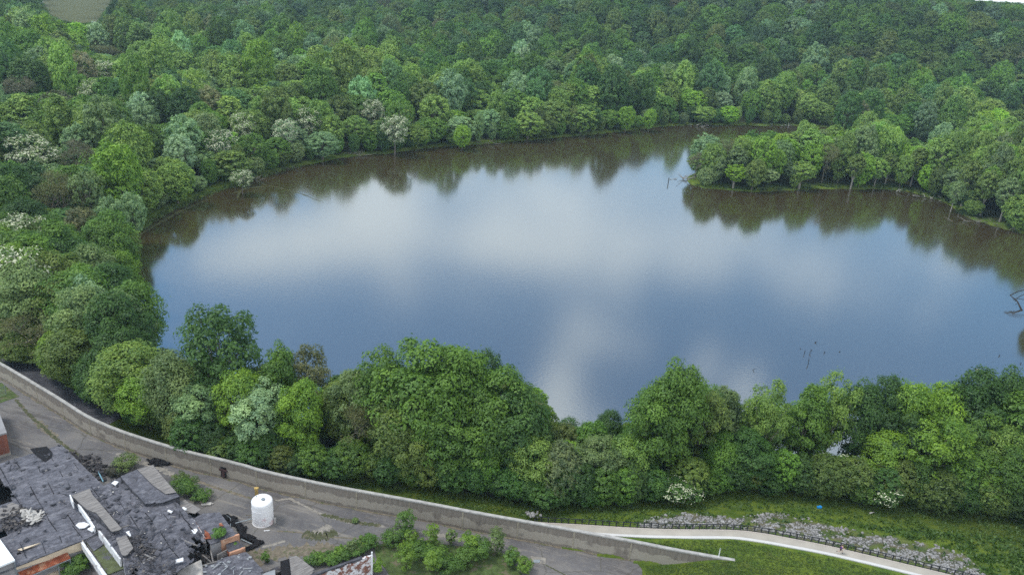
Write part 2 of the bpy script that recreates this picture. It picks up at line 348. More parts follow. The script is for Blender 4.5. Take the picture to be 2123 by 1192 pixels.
# building axes (the ruined works stand at a slant)
_a = at(127, 921, 4.2); _b = at(0, 960, 4.2); BU = (_b-_a)[:2]; BU = BU/np.linalg.norm(BU); BV = np.array([-BU[1], BU[0]])
class MB:
    def __init__(s): s.v = []; s.f = []; s.uv = []
    def add(s, vs, fs):
        k = len(s.v); s.v += [tuple(float(c) for c in v) for v in vs]; s.f += [tuple(i+k for i in f) for f in fs]; return s
    def quad(s, a, b, c, d): return s.add([a, b, c, d], [(0, 1, 2, 3)])
    def prism(s, poly, z0, z1):
        n = len(poly); zz0 = z0 if hasattr(z0, '__len__') else [z0]*n; zz1 = z1 if hasattr(z1, '__len__') else [z1]*n
        vs = [(p[0], p[1], zz0[i]) for i, p in enumerate(poly)]+[(p[0], p[1], zz1[i]) for i, p in enumerate(poly)]
        area = sum(poly[i][0]*poly[(i+1) % n][1]-poly[(i+1) % n][0]*poly[i][1] for i in range(n))
        fs = [tuple(range(n-1, -1, -1)), tuple(range(n, 2*n))]+[(i, (i+1) % n, (i+1) % n+n, i+n) for i in range(n)]
        if area < 0: fs = [tuple(reversed(f)) for f in fs]
        return s.add(vs, fs)
    def box(s, c, size, rot=None):
        sx, sy, sz = (x/2 for x in size); vs = [Vector((x*sx, y*sy, z*sz)) for z in (-1, 1) for y in (-1, 1) for x in (-1, 1)]
        if rot is not None: vs = [rot @ v for v in vs]
        vs = [v+Vector(tuple(float(q) for q in c)) for v in vs]
        return s.add(vs, [(0, 2, 3, 1), (4, 5, 7, 6), (0, 1, 5, 4), (2, 6, 7, 3), (0, 4, 6, 2), (1, 3, 7, 5)])
    def tube(s, pts, rad, n=6, cap=True):
        pts = [Vector(tuple(float(q) for q in p)) for p in pts]; rad = rad if hasattr(rad, '__len__') else [rad]*len(pts)
        rings = []; base = len(s.v)
        for i, p in enumerate(pts):
            d = (pts[min(i+1, len(pts)-1)]-pts[max(i-1, 0)]).normalized()
            a = d.orthogonal().normalized() if i == 0 else (pa - d*pa.dot(d)).normalized()
            pa = a; b = d.cross(a)
            for k in range(n):
                t = 2*math.pi*k/n; s.v.append(tuple(p+(a*math.cos(t)+b*math.sin(t))*rad[i]))
        for i in range(len(pts)-1):
            for k in range(n):
                s.f.append((base+i*n+k, base+i*n+(k+1) % n, base+(i+1)*n+(k+1) % n, base+(i+1)*n+k))
        if cap:
            s.f.append(tuple(base+k for k in range(n-1, -1, -1))); s.f.append(tuple(base+(len(pts)-1)*n+k for k in range(n)))
        return s
    def lathe(s, prof, n=24, c=(0, 0, 0)):
        base = len(s.v)
        for r, z in prof:
            for k in range(n): t = 2*math.pi*k/n; s.v.append((c[0]+r*math.cos(t), c[1]+r*math.sin(t), c[2]+z))
        for i in range(len(prof)-1):
            for k in range(n): s.f.append((base+i*n+k, base+i*n+(k+1) % n, base+(i+1)*n+(k+1) % n, base+(i+1)*n+k))
        return s
    def build(s, name, mt, parent=None, smooth=False, origin=None, thin=None):
        me = bpy.data.meshes.new(name); v = s.v
        if origin is not None: v = [(a[0]-origin[0], a[1]-origin[1], a[2]-origin[2]) for a in v]
        me.from_pydata(v, [], s.f); me.materials.append(mt)
        if smooth: me.polygons.foreach_set('use_smooth', [True]*len(me.polygons))
        a = me.attributes.new('uvw', 'FLOAT_VECTOR', 'POINT')
        arr = np.array(s.v, np.float32); out = np.stack([arr[:, 0]*BU[0]+arr[:, 1]*BU[1], arr[:, 0]*BV[0]+arr[:, 1]*BV[1], arr[:, 2]], 1)
        a.data.foreach_set('vector', out.ravel())
        o = link(name, me, parent)
        if origin is not None and parent is None: o.location = tuple(float(x) for x in origin)
        return o

def sstep(x, a, b):
    t = np.clip((np.asarray(x, float)-a)/(b-a), 0, 1); return t*t*(3-2*t)
def seg_dist(P, poly, closed=False):
    """distance to a polyline, arc position and side of the nearest segment"""
    P = np.asarray(P, float); poly = np.asarray(poly, float)[:, :2]; n = len(poly); best = np.full(len(P), 1e18); arc = np.zeros(len(P)); side = np.ones(len(P)); acc = 0.
    for i in range(n if closed else n-1):
        a = poly[i]; b = poly[(i+1) % n]; d = b-a; L = math.hypot(*d)
        t = np.clip(((P-a)@d)/(L*L), 0, 1); qd = P-(a+t[:, None]*d); dd = (qd**2).sum(1); cr = d[0]*(P[:, 1]-a[1])-d[1]*(P[:, 0]-a[0])
        k = dd < best; best[k] = dd[k]; arc[k] = acc+t[k]*L; side[k] = np.sign(cr[k])+(cr[k] == 0); acc += L
    return np.sqrt(best), arc, side
def inside(P, poly):
    P = np.asarray(P, float); poly = np.asarray(poly, float); r = np.zeros(len(P), bool); n = len(poly); x, y = P[:, 0], P[:, 1]
    for i in range(n):
        x0, y0 = poly[i][:2]; x1, y1 = poly[(i+1) % n][:2]
        if y0 == y1: continue
        c = ((y0 > y) != (y1 > y)) & (x < (x1-x0)*(y-y0)/(y1-y0)+x0); r ^= c
    return r

# ------------------------------------------------------------------ layout lines
WZ = 3.6                                                    # top of the flood wall
WALL_PX = [(-160, 672), (-80, 712), (0, 754), (60, 790), (120, 826), (178, 864), (237, 890), (300, 911), (376, 934), (500, 963), (539, 976), (688, 1008), (800, 1028), (900, 1046),
           (981, 1062), (1150, 1092), (1263, 1113), (1332, 1126), (1400, 1140), (1457, 1150), (1524, 1162)]
WALL = [at(x, y, WZ)[:2] for x, y in WALL_PX]
wdir = WALL[-1]-WALL[-4]; wdir = wdir/np.linalg.norm(wdir)
WALL_EXT = [WALL[0]-(WALL[1]-WALL[0])*6]+WALL+[WALL[-1]+wdir*120]
U0 = float(at(1326, 1166, 0)[:2]@wdir); U1 = float(WALL[-1]@wdir)
PB = [((1108, 1083), .3), ((1196, 1087), 1.1), ((1300, 1094), 2.3), ((1400, 1098), 3.1), ((1520, 1098), 3.5), ((1580, 1105), 3.6), ((1643, 1117), 3.6), ((1700, 1128), 3.6), ((1750, 1139), 3.6), ((1972, 1192), 3.6), ((2160, 1238), 3.6), ((2500, 1330), 3.6)]
PF = [((1263, 1113), 1.8), ((1340, 1116), 2.6), ((1400, 1116), 3.1), ((1520, 1116), 3.5), ((1573, 1125), 3.6), ((1660, 1139), 3.6), ((1750, 1158), 3.6), ((1896, 1193), 3.6), ((2060, 1235), 3.6), ((2400, 1330), 3.6)]
PBW = [np.append(at(p[0], p[1], z)[:2], z) for p, z in PB]
PFW = [np.append(at(p[0], p[1], z)[:2], z) for p, z in PF]
# hidden stretch of the path behind the wall
d0 = PBW[0][:2]-PBW[1][:2]; d0 = d0/np.linalg.norm(d0); wd = (WALL[12]-WALL[16]); wd = wd/np.linalg.norm(wd)
PBW = [np.append(PBW[0][:2]+wd*30, 0.0), np.append(PBW[0][:2]+wd*8, .05)]+PBW
nrm = np.array([wd[1], -wd[0]]);
if nrm@np.array([0, -1.]) < 0: nrm = -nrm
PFW = [np.append(PBW[0][:2]+nrm*2.6, 0.0), np.append(PBW[1][:2]+nrm*2.6, .05), np.append(PBW[2][:2]+nrm*2.5, .3), np.append(PBW[3][:2]+nrm*2.4, 1.1)]+PFW
_pb = np.array(PBW); _arcz = np.concatenate([[0], np.cumsum(np.linalg.norm(np.diff(_pb[:, :2], axis=0), axis=1))])

LAKE_PX = [(300, 800), (283, 740), (268, 650), (255, 560), (258, 505), (300, 472), (350, 440), (400, 419), (450, 399), (520, 373), (620, 346), (700, 329), (800, 319), (900, 306), (1000, 300),
           (1100, 291), (1200, 282), (1290, 274), (1350, 265), (1450, 259), (1560, 262), (1640, 261), (1760, 268), (1720, 292), (1560, 330), (1450, 352), (1421, 370), (1428, 382), (1460, 391), (1500, 394), (1560, 398), (1640, 396), (1700, 392), (1770, 394),
           (1830, 392), (1900, 402), (1960, 422), (2000, 450), (2060, 470), (2123, 485), (2250, 505), (2230, 560), (2150, 620), (2140, 700), (2190, 760), (2230, 830),
           (2130, 880), (2000, 905), (1900, 925), (1760, 960), (1600, 945), (1500, 930), (1400, 905), (1300, 895), (1180, 892), (1000, 900), (850, 890), (700, 880), (500, 850), (400, 832)]
WATER_Z = -2.0
LAKE = np.array([at(x, y, WATER_Z)[:2] for x, y in LAKE_PX])
# roughen the outline
_L = []
for i in range(len(LAKE)):
    a = LAKE[i]; b = LAKE[(i+1) % len(LAKE)]; n = max(1, int(np.linalg.norm(b-a)/6))
    for k in range(n):
        p = a+(b-a)*k/n; nn = mnoise.noise(Vector((p[0]*.12, p[1]*.12, 0)))*1.4; dd = b-a; dd = dd/np.linalg.norm(dd)
        _L.append(p+np.array([dd[1], -dd[0]])*nn)
LAKE = np.array(_L)
FIELD = np.array([at(x, y, 0)[:2] for x, y in [(40, -60), (65, 12), (85, 60), (130, 80), (185, 80), (225, 60), (245, 22), (300, -60)]])

def hill(x, y):
    d = y + .25*x
    return 57*sstep(x, -260, 120)*sstep(d, 600, 930)*(1-.12*np.sin(x*.011+1))
def height(x, y):
    x = np.atleast_1d(np.asarray(x, float)); y = np.atleast_1d(np.asarray(y, float)); P = np.stack([x, y], 1)
    dl, _, _ = seg_dist(P, LAKE, True); ins = inside(P, LAKE)
    bank = np.where(ins, -2.15-np.minimum(dl*.35, 3.0), -2.0+.45*sstep(dl, 0, 1.6)+1.55*sstep(dl, 2, 15))
    dw, _, sw = seg_dist(P, WALL_EXT); river = np.where(sw > 0, dw, -dw)
    h = np.where(river > 0, bank, 0.0)
    c = 3.55*sstep(P@wdir, U0+.5, U1)
    dp, arc, sp = seg_dist(P, PBW); L = np.interp(arc, _arcz, _pb[:, 2]); dn = np.where(sp > 0, dp, -dp)
    fall = 1-sstep(dn, .5, 12)
    lev = np.maximum(c*fall, np.where(river > 0, L*sstep(river, .1, 1.2)*fall, 0))
    near = (y < 190)
    lev = np.where(near & (y > 55), lev, np.where(y <= 55, c, 0))
    return np.maximum(h, np.where(lev > .02, lev+np.minimum(h, 0)*fall*0, -9)) if True else h
def hz_(x, y): return float((height(x, y)+hill(np.atleast_1d(x), np.atleast_1d(y)))[0])
def ground_at(px, py):
    z = 0.0
    for _ in range(14):
        p = at(px, py, z); z = .5*z+.5*hz_(p[0], p[1])
    p = at(px, py, z); p[2] = hz_(p[0], p[1]); return p

# ------------------------------------------------------------------ terrain
def axis(parts):
    out = []
    for a, b, s in parts: out += list(np.arange(a, b, s))
    out.append(parts[-1][1]); return np.array(out)
XS = axis([(-2200, -1000, 150), (-1000, -300, 35), (-300, -130, 6), (-130, -20, 2.2), (-20, 110, 1.1), (110, 280, 4), (280, 1100, 30), (1100, 2200, 150)])
YS = axis([(-300, 40, 30), (40, 80, 3), (80, 135, 1.0), (135, 260, 2.5), (260, 560, 4), (560, 1100, 20), (1100, 2600, 150)])
GX, GY = np.meshgrid(XS, YS); gx, gy = GX.ravel(), GY.ravel()
hh = height(gx, gy)+hill(gx, gy)
rng = np.random.default_rng(5)
PP = np.stack([gx, gy], 1)
dl, _, _ = seg_dist(PP, LAKE, True); ins = inside(PP, LAKE); dw, _, sw = seg_dist(PP, WALL_EXT); dpb, _, sp_ = seg_dist(PP, PBW)
infield = inside(PP, FIELD)
grass = np.array([.080, .122, .020]); floor_ = np.array([.028, .035, .014]); bankc = np.array([.095, .150, .026]); mud = np.array([.05, .04, .025]); field = np.array([.10, .112, .052])
cov = np.tile(floor_, (len(gx), 1))
cov[(sw < 0)] = grass
nearriver = (sw > 0) & (dw < 9) ; cov[nearriver] = grass*.8
lev = (sw > 0) & (gx > 10) & (gy < 135); k = sstep(dpb[lev], 12, 22)[:, None]; cov[lev] = grass*np.array([1.1, 1.15, 1.1])*(1-k)+grass*.7*k
edge = (~ins) & (dl < 5.5) & (gy > 190); cov[edge] = bankc
RIPPX = np.array([(1318, 1088), (1345, 1075), (1440, 1062), (1520, 1074), (1610, 1066), (1720, 1090), (1880, 1120), (2000, 1152), (2060, 1200), (1950, 1186), (1760, 1138), (1640, 1112), (1400, 1096)], float)
lv = np.where(lev)[0]; pj = np.array([project((gx[i], gy[i], hh[i]))[:2] for i in lv]); rin = inside(pj, RIPPX); kk = np.array([.25+.6*(mnoise.noise(Vector((a[0]*.03, a[1]*.07, 0))) > -.15) for a in pj[rin]])[:, None]
cov[lv[rin]] = cov[lv[rin]]*(1-kk)+np.array([.125, .118, .10])*kk
cov[ins] = mud; cov[infield] = field
hh[(sw > 0) | (gx > at(1332, 1180)[0]-1)] += .0
step = (gy > 160) & ~ins & (hh > -1.7); hh[step] += (np.sin(gx[step]*.21)*np.cos(gy[step]*.17)*.25)
nx, ny = len(XS), len(YS); idx = np.arange(nx*ny).reshape(ny, nx)
Fq = np.stack([idx[:-1, :-1], idx[:-1, 1:], idx[1:, 1:], idx[1:, :-1]], -1).reshape(-1, 4)
ter = link('ground', np_mesh('ground', np.stack([gx, gy, hh], 1), Fq, M['ground'], {'cover': ('FLOAT_COLOR', np.concatenate([cov, np.ones((len(cov), 1))], 1))}, True))
tag(ter, 'grass and woodland ground around the lake', kind='structure')
wm = MB(); wm.add([(-150, 118, WATER_Z), (420, 90, WATER_Z), (420, 600, WATER_Z), (-150, 560, WATER_Z)], [(0, 1, 2, 3)])
tag(wm.build('lake_water', M['water']), 'still brown lake mirroring the clouds', kind='structure')

def strip_mesh(A, B, dz):
    """ribbon between two polylines resampled to equal parameter"""
    mb = MB(); n = len(A)
    mb.add([(*p[:2], p[2]+dz) for p in A]+[(*p[:2], p[2]+dz) for p in B], [(i, i+1, n+i+1, n+i) for i in range(n-1)]); return mb
def resample(P, n):
    P = np.asarray(P, float); s = np.concatenate([[0], np.cumsum(np.linalg.norm(np.diff(P[:, :2], axis=0), axis=1))]); t = np.linspace(0, s[-1], n)
    return np.stack([np.interp(t, s, P[:, i]) for i in range(P.shape[1])], 1)
def chaikin(P, k=2):
    P = np.asarray(P, float)
    for _ in range(k):
        Q = [P[0]]
        for i in range(len(P)-1): Q += [P[i]*.75+P[i+1]*.25, P[i]*.25+P[i+1]*.75]
        Q.append(P[-1]); P = np.array(Q)
    return P
# asphalt lot on the town side
LOT_PX = [(-200, 1500), (-260, 800), (-200, 730)]
wi = resample(np.array(WALL), 120)
nin = []
for i in range(len(wi)):
    d = wi[min(i+1, 119)]-wi[max(i-1, 0)]; d = d/np.linalg.norm(d); nin.append(wi[i]+np.array([d[1], -d[0]])*(-.0))
keep = [p for p in nin if p@wdir < U0+.3]
poly = [tuple(at(-700, 1500)[:2]), tuple(at(-500, 700)[:2])]+[tuple(p) for p in keep]+[tuple(at(1331, 1180)[:2]), tuple(at(1333, 1230)[:2]), tuple(at(1300, 1500)[:2])]
mb = MB(); n = len(poly); mb.add([(p[0], p[1], .05) for p in poly], [tuple(range(n-1, -1, -1))])
lot = mb.build('asphalt_lot', M['asphalt']); tag(lot, 'cracked grey asphalt lot along the flood wall', kind='structure')

# footpath with kerbs
A = resample(chaikin(PBW), 150); B = resample(chaikin(PFW), 150)
# pair by nearest parameter: use perpendicular offsets from the back edge
def offset(P, d):
    P = np.asarray(P); out = []
    for i in range(len(P)):
        t = P[min(i+1, len(P)-1)][:2]-P[max(i-1, 0)][:2]; t = t/np.linalg.norm(t); nn = np.array([t[1], -t[0]]); out.append([*(P[i][:2]+nn*d), P[i][2]])
    return np.array(out)
widths = []
for p in A:
    dd, _, _ = seg_dist(p[None, :2], B[:, :2]); widths.append(dd[0])
wid = np.convolve(np.array(widths), np.ones(9)/9, 'same'); wid[:5] = widths[5]; wid[-5:] = widths[-6]
wid = np.clip(wid, 2.2, 3.6)
def off_var(P, ds): return np.array([offset(P, d)[i] for i, d in enumerate(ds)])
front = off_var(A, wid); inner = off_var(A, wid-.55); back_in = off_var(A, wid*0+.22)
pathroot = strip_mesh(back_in, inner, .10).build('footpath', M['concrete']); tag(pathroot, 'pale concrete footpath climbing the grass levee', kind='structure')
def kerb(P, Q, name, mt, top, label):
    mb = MB(); n = len(P); vs = []
    for i in range(n): vs += [(*P[i][:2], P[i][2]-.5), (*P[i][:2], P[i][2]+top), (*Q[i][:2], Q[i][2]+top), (*Q[i][:2], Q[i][2]-.5)]
    fs = []
    for i in range(n-1):
        for k in range(3): fs.append((i*4+k, i*4+k+1, i*4+k+5, i*4+k+4))
    mb.add(vs, fs); return tag(mb.build(name, mt), label, kind='structure')
kerb(inner, front, 'path_kerb', M['kerb'], .17, 'wide white concrete kerb on the lawn side of the footpath')
kerb(A, back_in, 'path_kerb', M['curb_back'], .14, 'thin pale kerb under the black railing')
# service track between wall and trees, left
trk = [(-80, 690), (0, 724), (60, 764), (110, 806), (170, 846), (240, 872)]
tp = resample([np.append(at(x, y, 0)[:2], -.0) for x, y in trk], 40)
# ------------------------------------------------------------------ flood wall
def flood_wall():
    P = resample(chaikin(np.array(WALL), 1), 170); n = len(P); T = .45
    s = np.concatenate([[0], np.cumsum(np.linalg.norm(np.diff(P, axis=0), axis=1))])
    levels = np.linspace(-.6, WZ-.22, 8); V = []; AL = []; UPa = []; F = []
    for i in range(n):
        d = P[min(i+1, n-1)]-P[max(i-1, 0)]; d = d/np.linalg.norm(d); nn = np.array([-d[1], d[0]])
        zc = WZ-.22
        for off in (0, T):
            for z in levels: V.append((*(P[i]+nn*off), z)); AL.append(s[i]); UPa.append(z)
    k = len(levels)
    for i in range(n-1):
        a = i*2*k; b = (i+1)*2*k
        for j in range(k-1):
            F.append((a+j, b+j, b+j+1, a+j+1)); F.append((a+k+j, a+k+j+1, b+k+j+1, b+k+j))
    root = empty('flood_wall', (0, 0, 0), 0, 'long curving grey concrete flood wall with patchy buff paint on its lower half', 'wall')
    link('wall_face', np_mesh('wall_face', V, F, M['flood_wall'], {'along': ('FLOAT', AL), 'up': ('FLOAT', UPa)}), root)
    cm = MB(); vs = []
    for i in range(n):
        d = P[min(i+1, n-1)]-P[max(i-1, 0)]; d = d/np.linalg.norm(d); nn = np.array([-d[1], d[0]])
        q0 = P[i]-nn*.05; q1 = P[i]+nn*(T+.05); vs += [(*q0, WZ-.22), (*q0, WZ), (*q1, WZ), (*q1, WZ-.22)]
    fs = [(i*4+j, i*4+(j+1) % 4, i*4+4+(j+1) % 4, i*4+4+j) for i in range(n-1) for j in range(4)]+[(0, 3, 2, 1), (4*n-4, 4*n-3, 4*n-2, 4*n-1)]
    cm.add(vs, fs); cm.build('coping', M['coping'], root)
    for q in np.arange(6, s[-1]-8, 8.9):
        x = np.interp(q, s, P[:, 0]); y = np.interp(q, s, P[:, 1]); x2 = np.interp(q+.3, s, P[:, 0]); y2 = np.interp(q+.3, s, P[:, 1])
        d = np.array([x2-x, y2-y]); d = d/np.linalg.norm(d); nn = np.array([-d[1], d[0]])
        jm = MB(); c = np.array([x, y]); jm.prism([c-nn*.03-d*.11, c-nn*.03+d*.11, c+nn*.06+d*.11, c+nn*.06-d*.11], -.1, WZ-.24); jm.build('joint', M['joint'], root)
    return root
flood_wall()
tm = MB(); tl = []
for i, p in enumerate(tp):
    d = tp[min(i+1, 39)]-tp[max(i-1, 0)]; d = d[:2]/np.linalg.norm(d[:2]); nn = np.array([-d[1], d[0]])
    tl += [(*(p[:2]-nn*2.2), .04), (*(p[:2]+nn*2.2), .04)]
tm.add(tl, [(2*i, 2*i+2, 2*i+3, 2*i+1) for i in range(39)])
tag(tm.build('service_track', M['tar_dark']), 'dark narrow track between flood wall and trees', kind='structure')

# ------------------------------------------------------------------ trees: crowns
def crown_np(seed, W, Z0, Z1, nc, leaf, per, rough=.12, gap=0., top=0., up=.3, rcf=(.10, .155), inner=.25, lobes=5, zs=.86):
    """leaf faces grouped in clumps through the crown volume"""
    rg = np.random.default_rng(seed)
    i = np.arange(nc)+.5; ph = np.arccos(1-2*i/nc); th = math.pi*(1+5**.5)*i+rg.uniform(0, 6)
    D = np.stack([np.cos(th)*np.sin(ph), np.sin(th)*np.sin(ph), np.cos(ph)], 1)+rg.normal(0, .12, (nc, 3)); D /= np.linalg.norm(D, axis=1)[:, None]
    LB = rg.normal(size=(lobes, 3)); LB /= np.linalg.norm(LB, axis=1)[:, None]
    f = 1+rough*(np.max(D@LB.T, axis=1)*2-1.1)+rg.normal(0, .05, nc)
    keep = rg.random(nc) > gap; D = D[keep]; f = f[keep]; nc = len(D)
    rc = W*rg.uniform(rcf[0], rcf[1], nc)*(1+.25*(D[:, 2] > .2))
    u = np.where(rg.random(nc) < inner, rg.uniform(.35, .75, nc), rg.uniform(.86, 1.0, nc))
    rz = (Z1-Z0)/2; cz = (Z0+Z1)/2
    zz = D[:, 2]*f*u
    prof = 1-.30*np.clip(-zz, 0, 1)**1.5 - top*np.clip(zz, 0, 1)
    C = np.stack([D[:, 0]*f*u*prof*(W/2-rc*.7), D[:, 1]*f*u*prof*(W/2-rc*.7), cz+zz*(rz-rc*.6)], 1)
    nl = np.maximum(8, (per*(rc/rc.mean())**2).astype(int)); k = np.repeat(np.arange(nc), nl); n = len(k)
    N = rg.normal(size=(n, 3)); N /= np.linalg.norm(N, axis=1)[:, None]
    N[:, 2] = np.where(N[:, 2] < -.35, -N[:, 2], N[:, 2])
    r = rc[k]*(.62+.42*rg.random(n)**.6+.5*(rg.random(n) < .06)*rg.random(n))*(1+.16*np.sin(N[:, 0]*7+k)*np.cos(N[:, 1]*6+k*2))
    Pp = C[k]+N*r[:, None]*np.array([1, 1, zs]); Pp[:, 2] = np.maximum(Pp[:, 2], .15)
    out = C-np.array([0, 0, cz]); out /= (np.linalg.norm(out, axis=1)[:, None]+1e-6)
    Q = N*.75+out[k]*.35+np.array([0, 0, up])+rg.normal(0, .30, (n, 3)); Q /= np.linalg.norm(Q, axis=1)[:, None]
    T = np.cross(Q, rg.normal(size=(n, 3))); T /= np.linalg.norm(T, axis=1)[:, None]; B = np.cross(Q, T)
    s = leaf*rg.uniform(.55, 1.45, n)[:, None]; e = rg.uniform(.45, .75, n)[:, None]
    V = np.stack([Pp-T*s*.5, Pp-B*s*e*.5+T*s*.1, Pp+T*s*.6, Pp+B*s*e*.5-T*s*.05], 1).reshape(-1, 3)
    tone = np.clip(rg.normal(0, .42, nc)[k]*.8+rg.normal(0, .38, n), -1, 1.2)
    F = np.arange(4*n).reshape(-1, 4)
    return V, F, np.repeat(tone, 4), C
def limb_mb(C, H, Z0, r0, rg, nl=12, seg=6):
    mb = MB(); lean = rg.normal(0, .35, 2)
    tr = [(0, 0, -.4), (lean[0]*.3, lean[1]*.3, H*.2), (lean[0], lean[1], H*.45), (lean[0]*1.5, lean[1]*1.5, H*.75)]
    mb.tube(tr, [r0*1.15, r0, r0*.72, r0*.22], seg)
    sel = rg.choice(len(C), min(nl, len(C)), replace=False)
    for j in sel:
        c = C[j]; zb = H*rg.uniform(.18, .5); b = np.array([lean[0]*zb/H*1.8, lean[1]*zb/H*1.8, zb])
        if c[2] < zb: zb = max(.5, c[2]*.6); b[2] = zb
        mid = b*.45+c*.55+np.array([0, 0, .5])+rg.normal(0, .3, 3)
        mb.tube([b, mid, c], [r0*.34, r0*.2, r0*.07], 4, False)
    return mb
KINDS = {  # name -> crown builder args  (nominal crown 12 wide, 18 high)
    'round': dict(W=12, Z0=2.2, Z1=18, nc=130, rough=.24, up=.35, gap=.05, lobes=7, rcf=(.08, .15)),
    'tall': dict(W=9, Z0=1.5, Z1=18, nc=110, rough=.26, gap=.06, top=.15, up=.3),
    'dome': dict(W=12, Z0=1.0, Z1=18, nc=160, rough=.30, lobes=10, rcf=(.065, .14), up=.4, gap=.06),
    'airy': dict(W=12, Z0=4.5, Z1=18, nc=95, rough=.22, gap=.18, rcf=(.07, .12), inner=.35, up=.4),
    'silver': dict(W=12, Z0=2.5, Z1=18, nc=120, rough=.25, gap=.1, rcf=(.065, .115), inner=.3, up=.7),
    'slender': dict(W=8, Z0=5.6, Z1=18, nc=85, rough=.2, gap=.1, rcf=(.09, .15), up=.4),
    'shrub': dict(W=12, Z0=.3, Z1=12, nc=70, rough=.2, gap=.05, rcf=(.11, .18), up=.4),
}
PROTO = {}
def make_protos():
    for kn, kw in KINDS.items():
        for lod, (leaf, per) in {'near': (.42, 125), 'mid': (.62, 30)}.items():
            for var in range(3 if lod == 'near' else 3):
                seed = hash_(kn)*10+var+(0 if lod == 'near' else 5)
                fine = lod == 'mid'; rc_ = kw.get('rcf', (.10, .155))
                V, F, tone, C = crown_np(seed, kw['W'], kw['Z0'], kw['Z1'], int(kw['nc']*(2.1 if fine else 1)), leaf, per, kw.get('rough', .15)*(.8 if fine else 1), kw.get('gap', 0), kw.get('top', 0), .18 if fine else kw.get('up', .3),
                                         (rc_[0]*.62, rc_[1]*.62) if fine else rc_, .12 if fine else kw.get('inner', .25), kw.get('lobes', 5), 1.15 if fine else .86)
                me = np_mesh('crown', V, F, M['leaf'], {'tone': ('FLOAT', tone)})
                rg = np.random.default_rng(seed+900)
                b = limb_mb(C, 18 if kn != 'shrub' else 11, kw['Z0'], .34, rg, 22 if kn in ('airy', 'slender', 'silver') else 10)
                bark = bpy.data.meshes.new('trunk'); bark.from_pydata(b.v, [], b.f); bark.materials.append(M['stem'] if kn in ('slender', 'airy') else M['bark'])
                PROTO[(kn, lod, var)] = (me, bark)
    # blossom tree: green crown with separate white flower sprays
    for var in range(2):
        V, F, tone, C = crown_np(700+var, 12, 4, 18, 90, .62, 46, .22, .12, 0, .4, (.07, .125), .3)
        me = np_mesh('crown', V, F, M['leaf'], {'tone': ('FLOAT', tone)})
        V2, F2, t2, _ = crown_np(700+var, 12.25, 4.2, 18.2, 90, .48, 40, .22, .12, 0, .5, (.075, .13), .3)
        rgb = np.random.default_rng(3); cl = np.arange(len(F2)); cen = V2.reshape(-1, 4, 3).mean(1)
        nz = np.array([mnoise.noise(Vector((c[0]*.42, c[1]*.42, c[2]*.42))) for c in cen]); ksel = (nz > -.42) & (cen[:, 2] > 5) if var == 0 else (nz > -.02) & (rgb.random(len(cen)) < .55)
        F2 = F2[ksel]; used, inv = np.unique(F2, return_inverse=True)
        bl = np_mesh('blossom', V2[used], inv.reshape(-1, 4), M['blossom'])
        b = limb_mb(C, 18, 4, .3, np.random.default_rng(var), 20); bark = bpy.data.meshes.new('trunk'); bark.from_pydata(b.v, [], b.f); bark.materials.append(M['bark'])
        PROTO[('blossom', 'mid', var)] = PROTO[('blossom', 'near', var)] = (me, bark, bl)
    # bare trees: branching twigs with thin leafage
    for var in range(3):
        rg = np.random.default_rng(40+var); mb = MB(); tips = []
        def grow(p, d, L, r, lv):
            q = p+d*L*.5+rg.normal(0, .04*L, 3); e = p+d*L+rg.normal(0, .06*L, 3)
            mb.tube([p, q, e], [r, r*.8, r*.6], 5 if lv < 2 else 3, False)
            if lv >= 5: tips.append(e); return
            for _ in range(3 if lv < 4 else 2 if rg.random() < .5 else 3):
                nd = d+rg.normal(0, .42, 3)+np.array([0, 0, .10]); nd /= np.linalg.norm(nd); grow(e, nd, L*.74, r*.58, lv+1)
        grow(np.array([0, 0, -.3]), np.array([0, 0, 1.]), 4.6, .34, 0)
        sc = 18/max(v[2] for v in mb.v); mb.v = [(v[0]*1.1, v[1]*1.1, v[2]*sc) for v in mb.v]
        bark = bpy.data.meshes.new('trunk'); bark.from_pydata(mb.v, [], mb.f); bark.materials.append(M['twig'])
        T = np.array(tips)*np.array([1.1, 1.1, sc]); n = len(T)*16; k = np.repeat(np.arange(len(T)), 16)
        Pp = T[k]+rg.normal(0, .55, (n, 3)); Q = rg.normal(size=(n, 3)); Q /= np.linalg.norm(Q, axis=1)[:, None]
        T2 = np.cross(Q, rg.normal(size=(n, 3))); T2 /= np.linalg.norm(T2, axis=1)[:, None]; B = np.cross(Q, T2); s = rg.uniform(.25, .5, (n, 1))
        V = np.stack([Pp-T2*s*.5, Pp-B*s*.3, Pp+T2*s*.5, Pp+B*s*.3], 1).reshape(-1, 3)
        me = np_mesh('crown', V, np.arange(4*n).reshape(-1, 4), M['leaf'], {'tone': ('FLOAT', np.repeat(rg.normal(0, .4, n), 4))})
        PROTO[('bare', 'mid', var)] = PROTO[('bare', 'near', var)] = (me, bark)
def hash_(s): return sum(ord(c)*(i+3) for i, c in enumerate(s)) % 997
make_protos()
NV = {k: (2 if k == 'blossom' else 3) for k in list(KINDS)+['blossom', 'bare']}

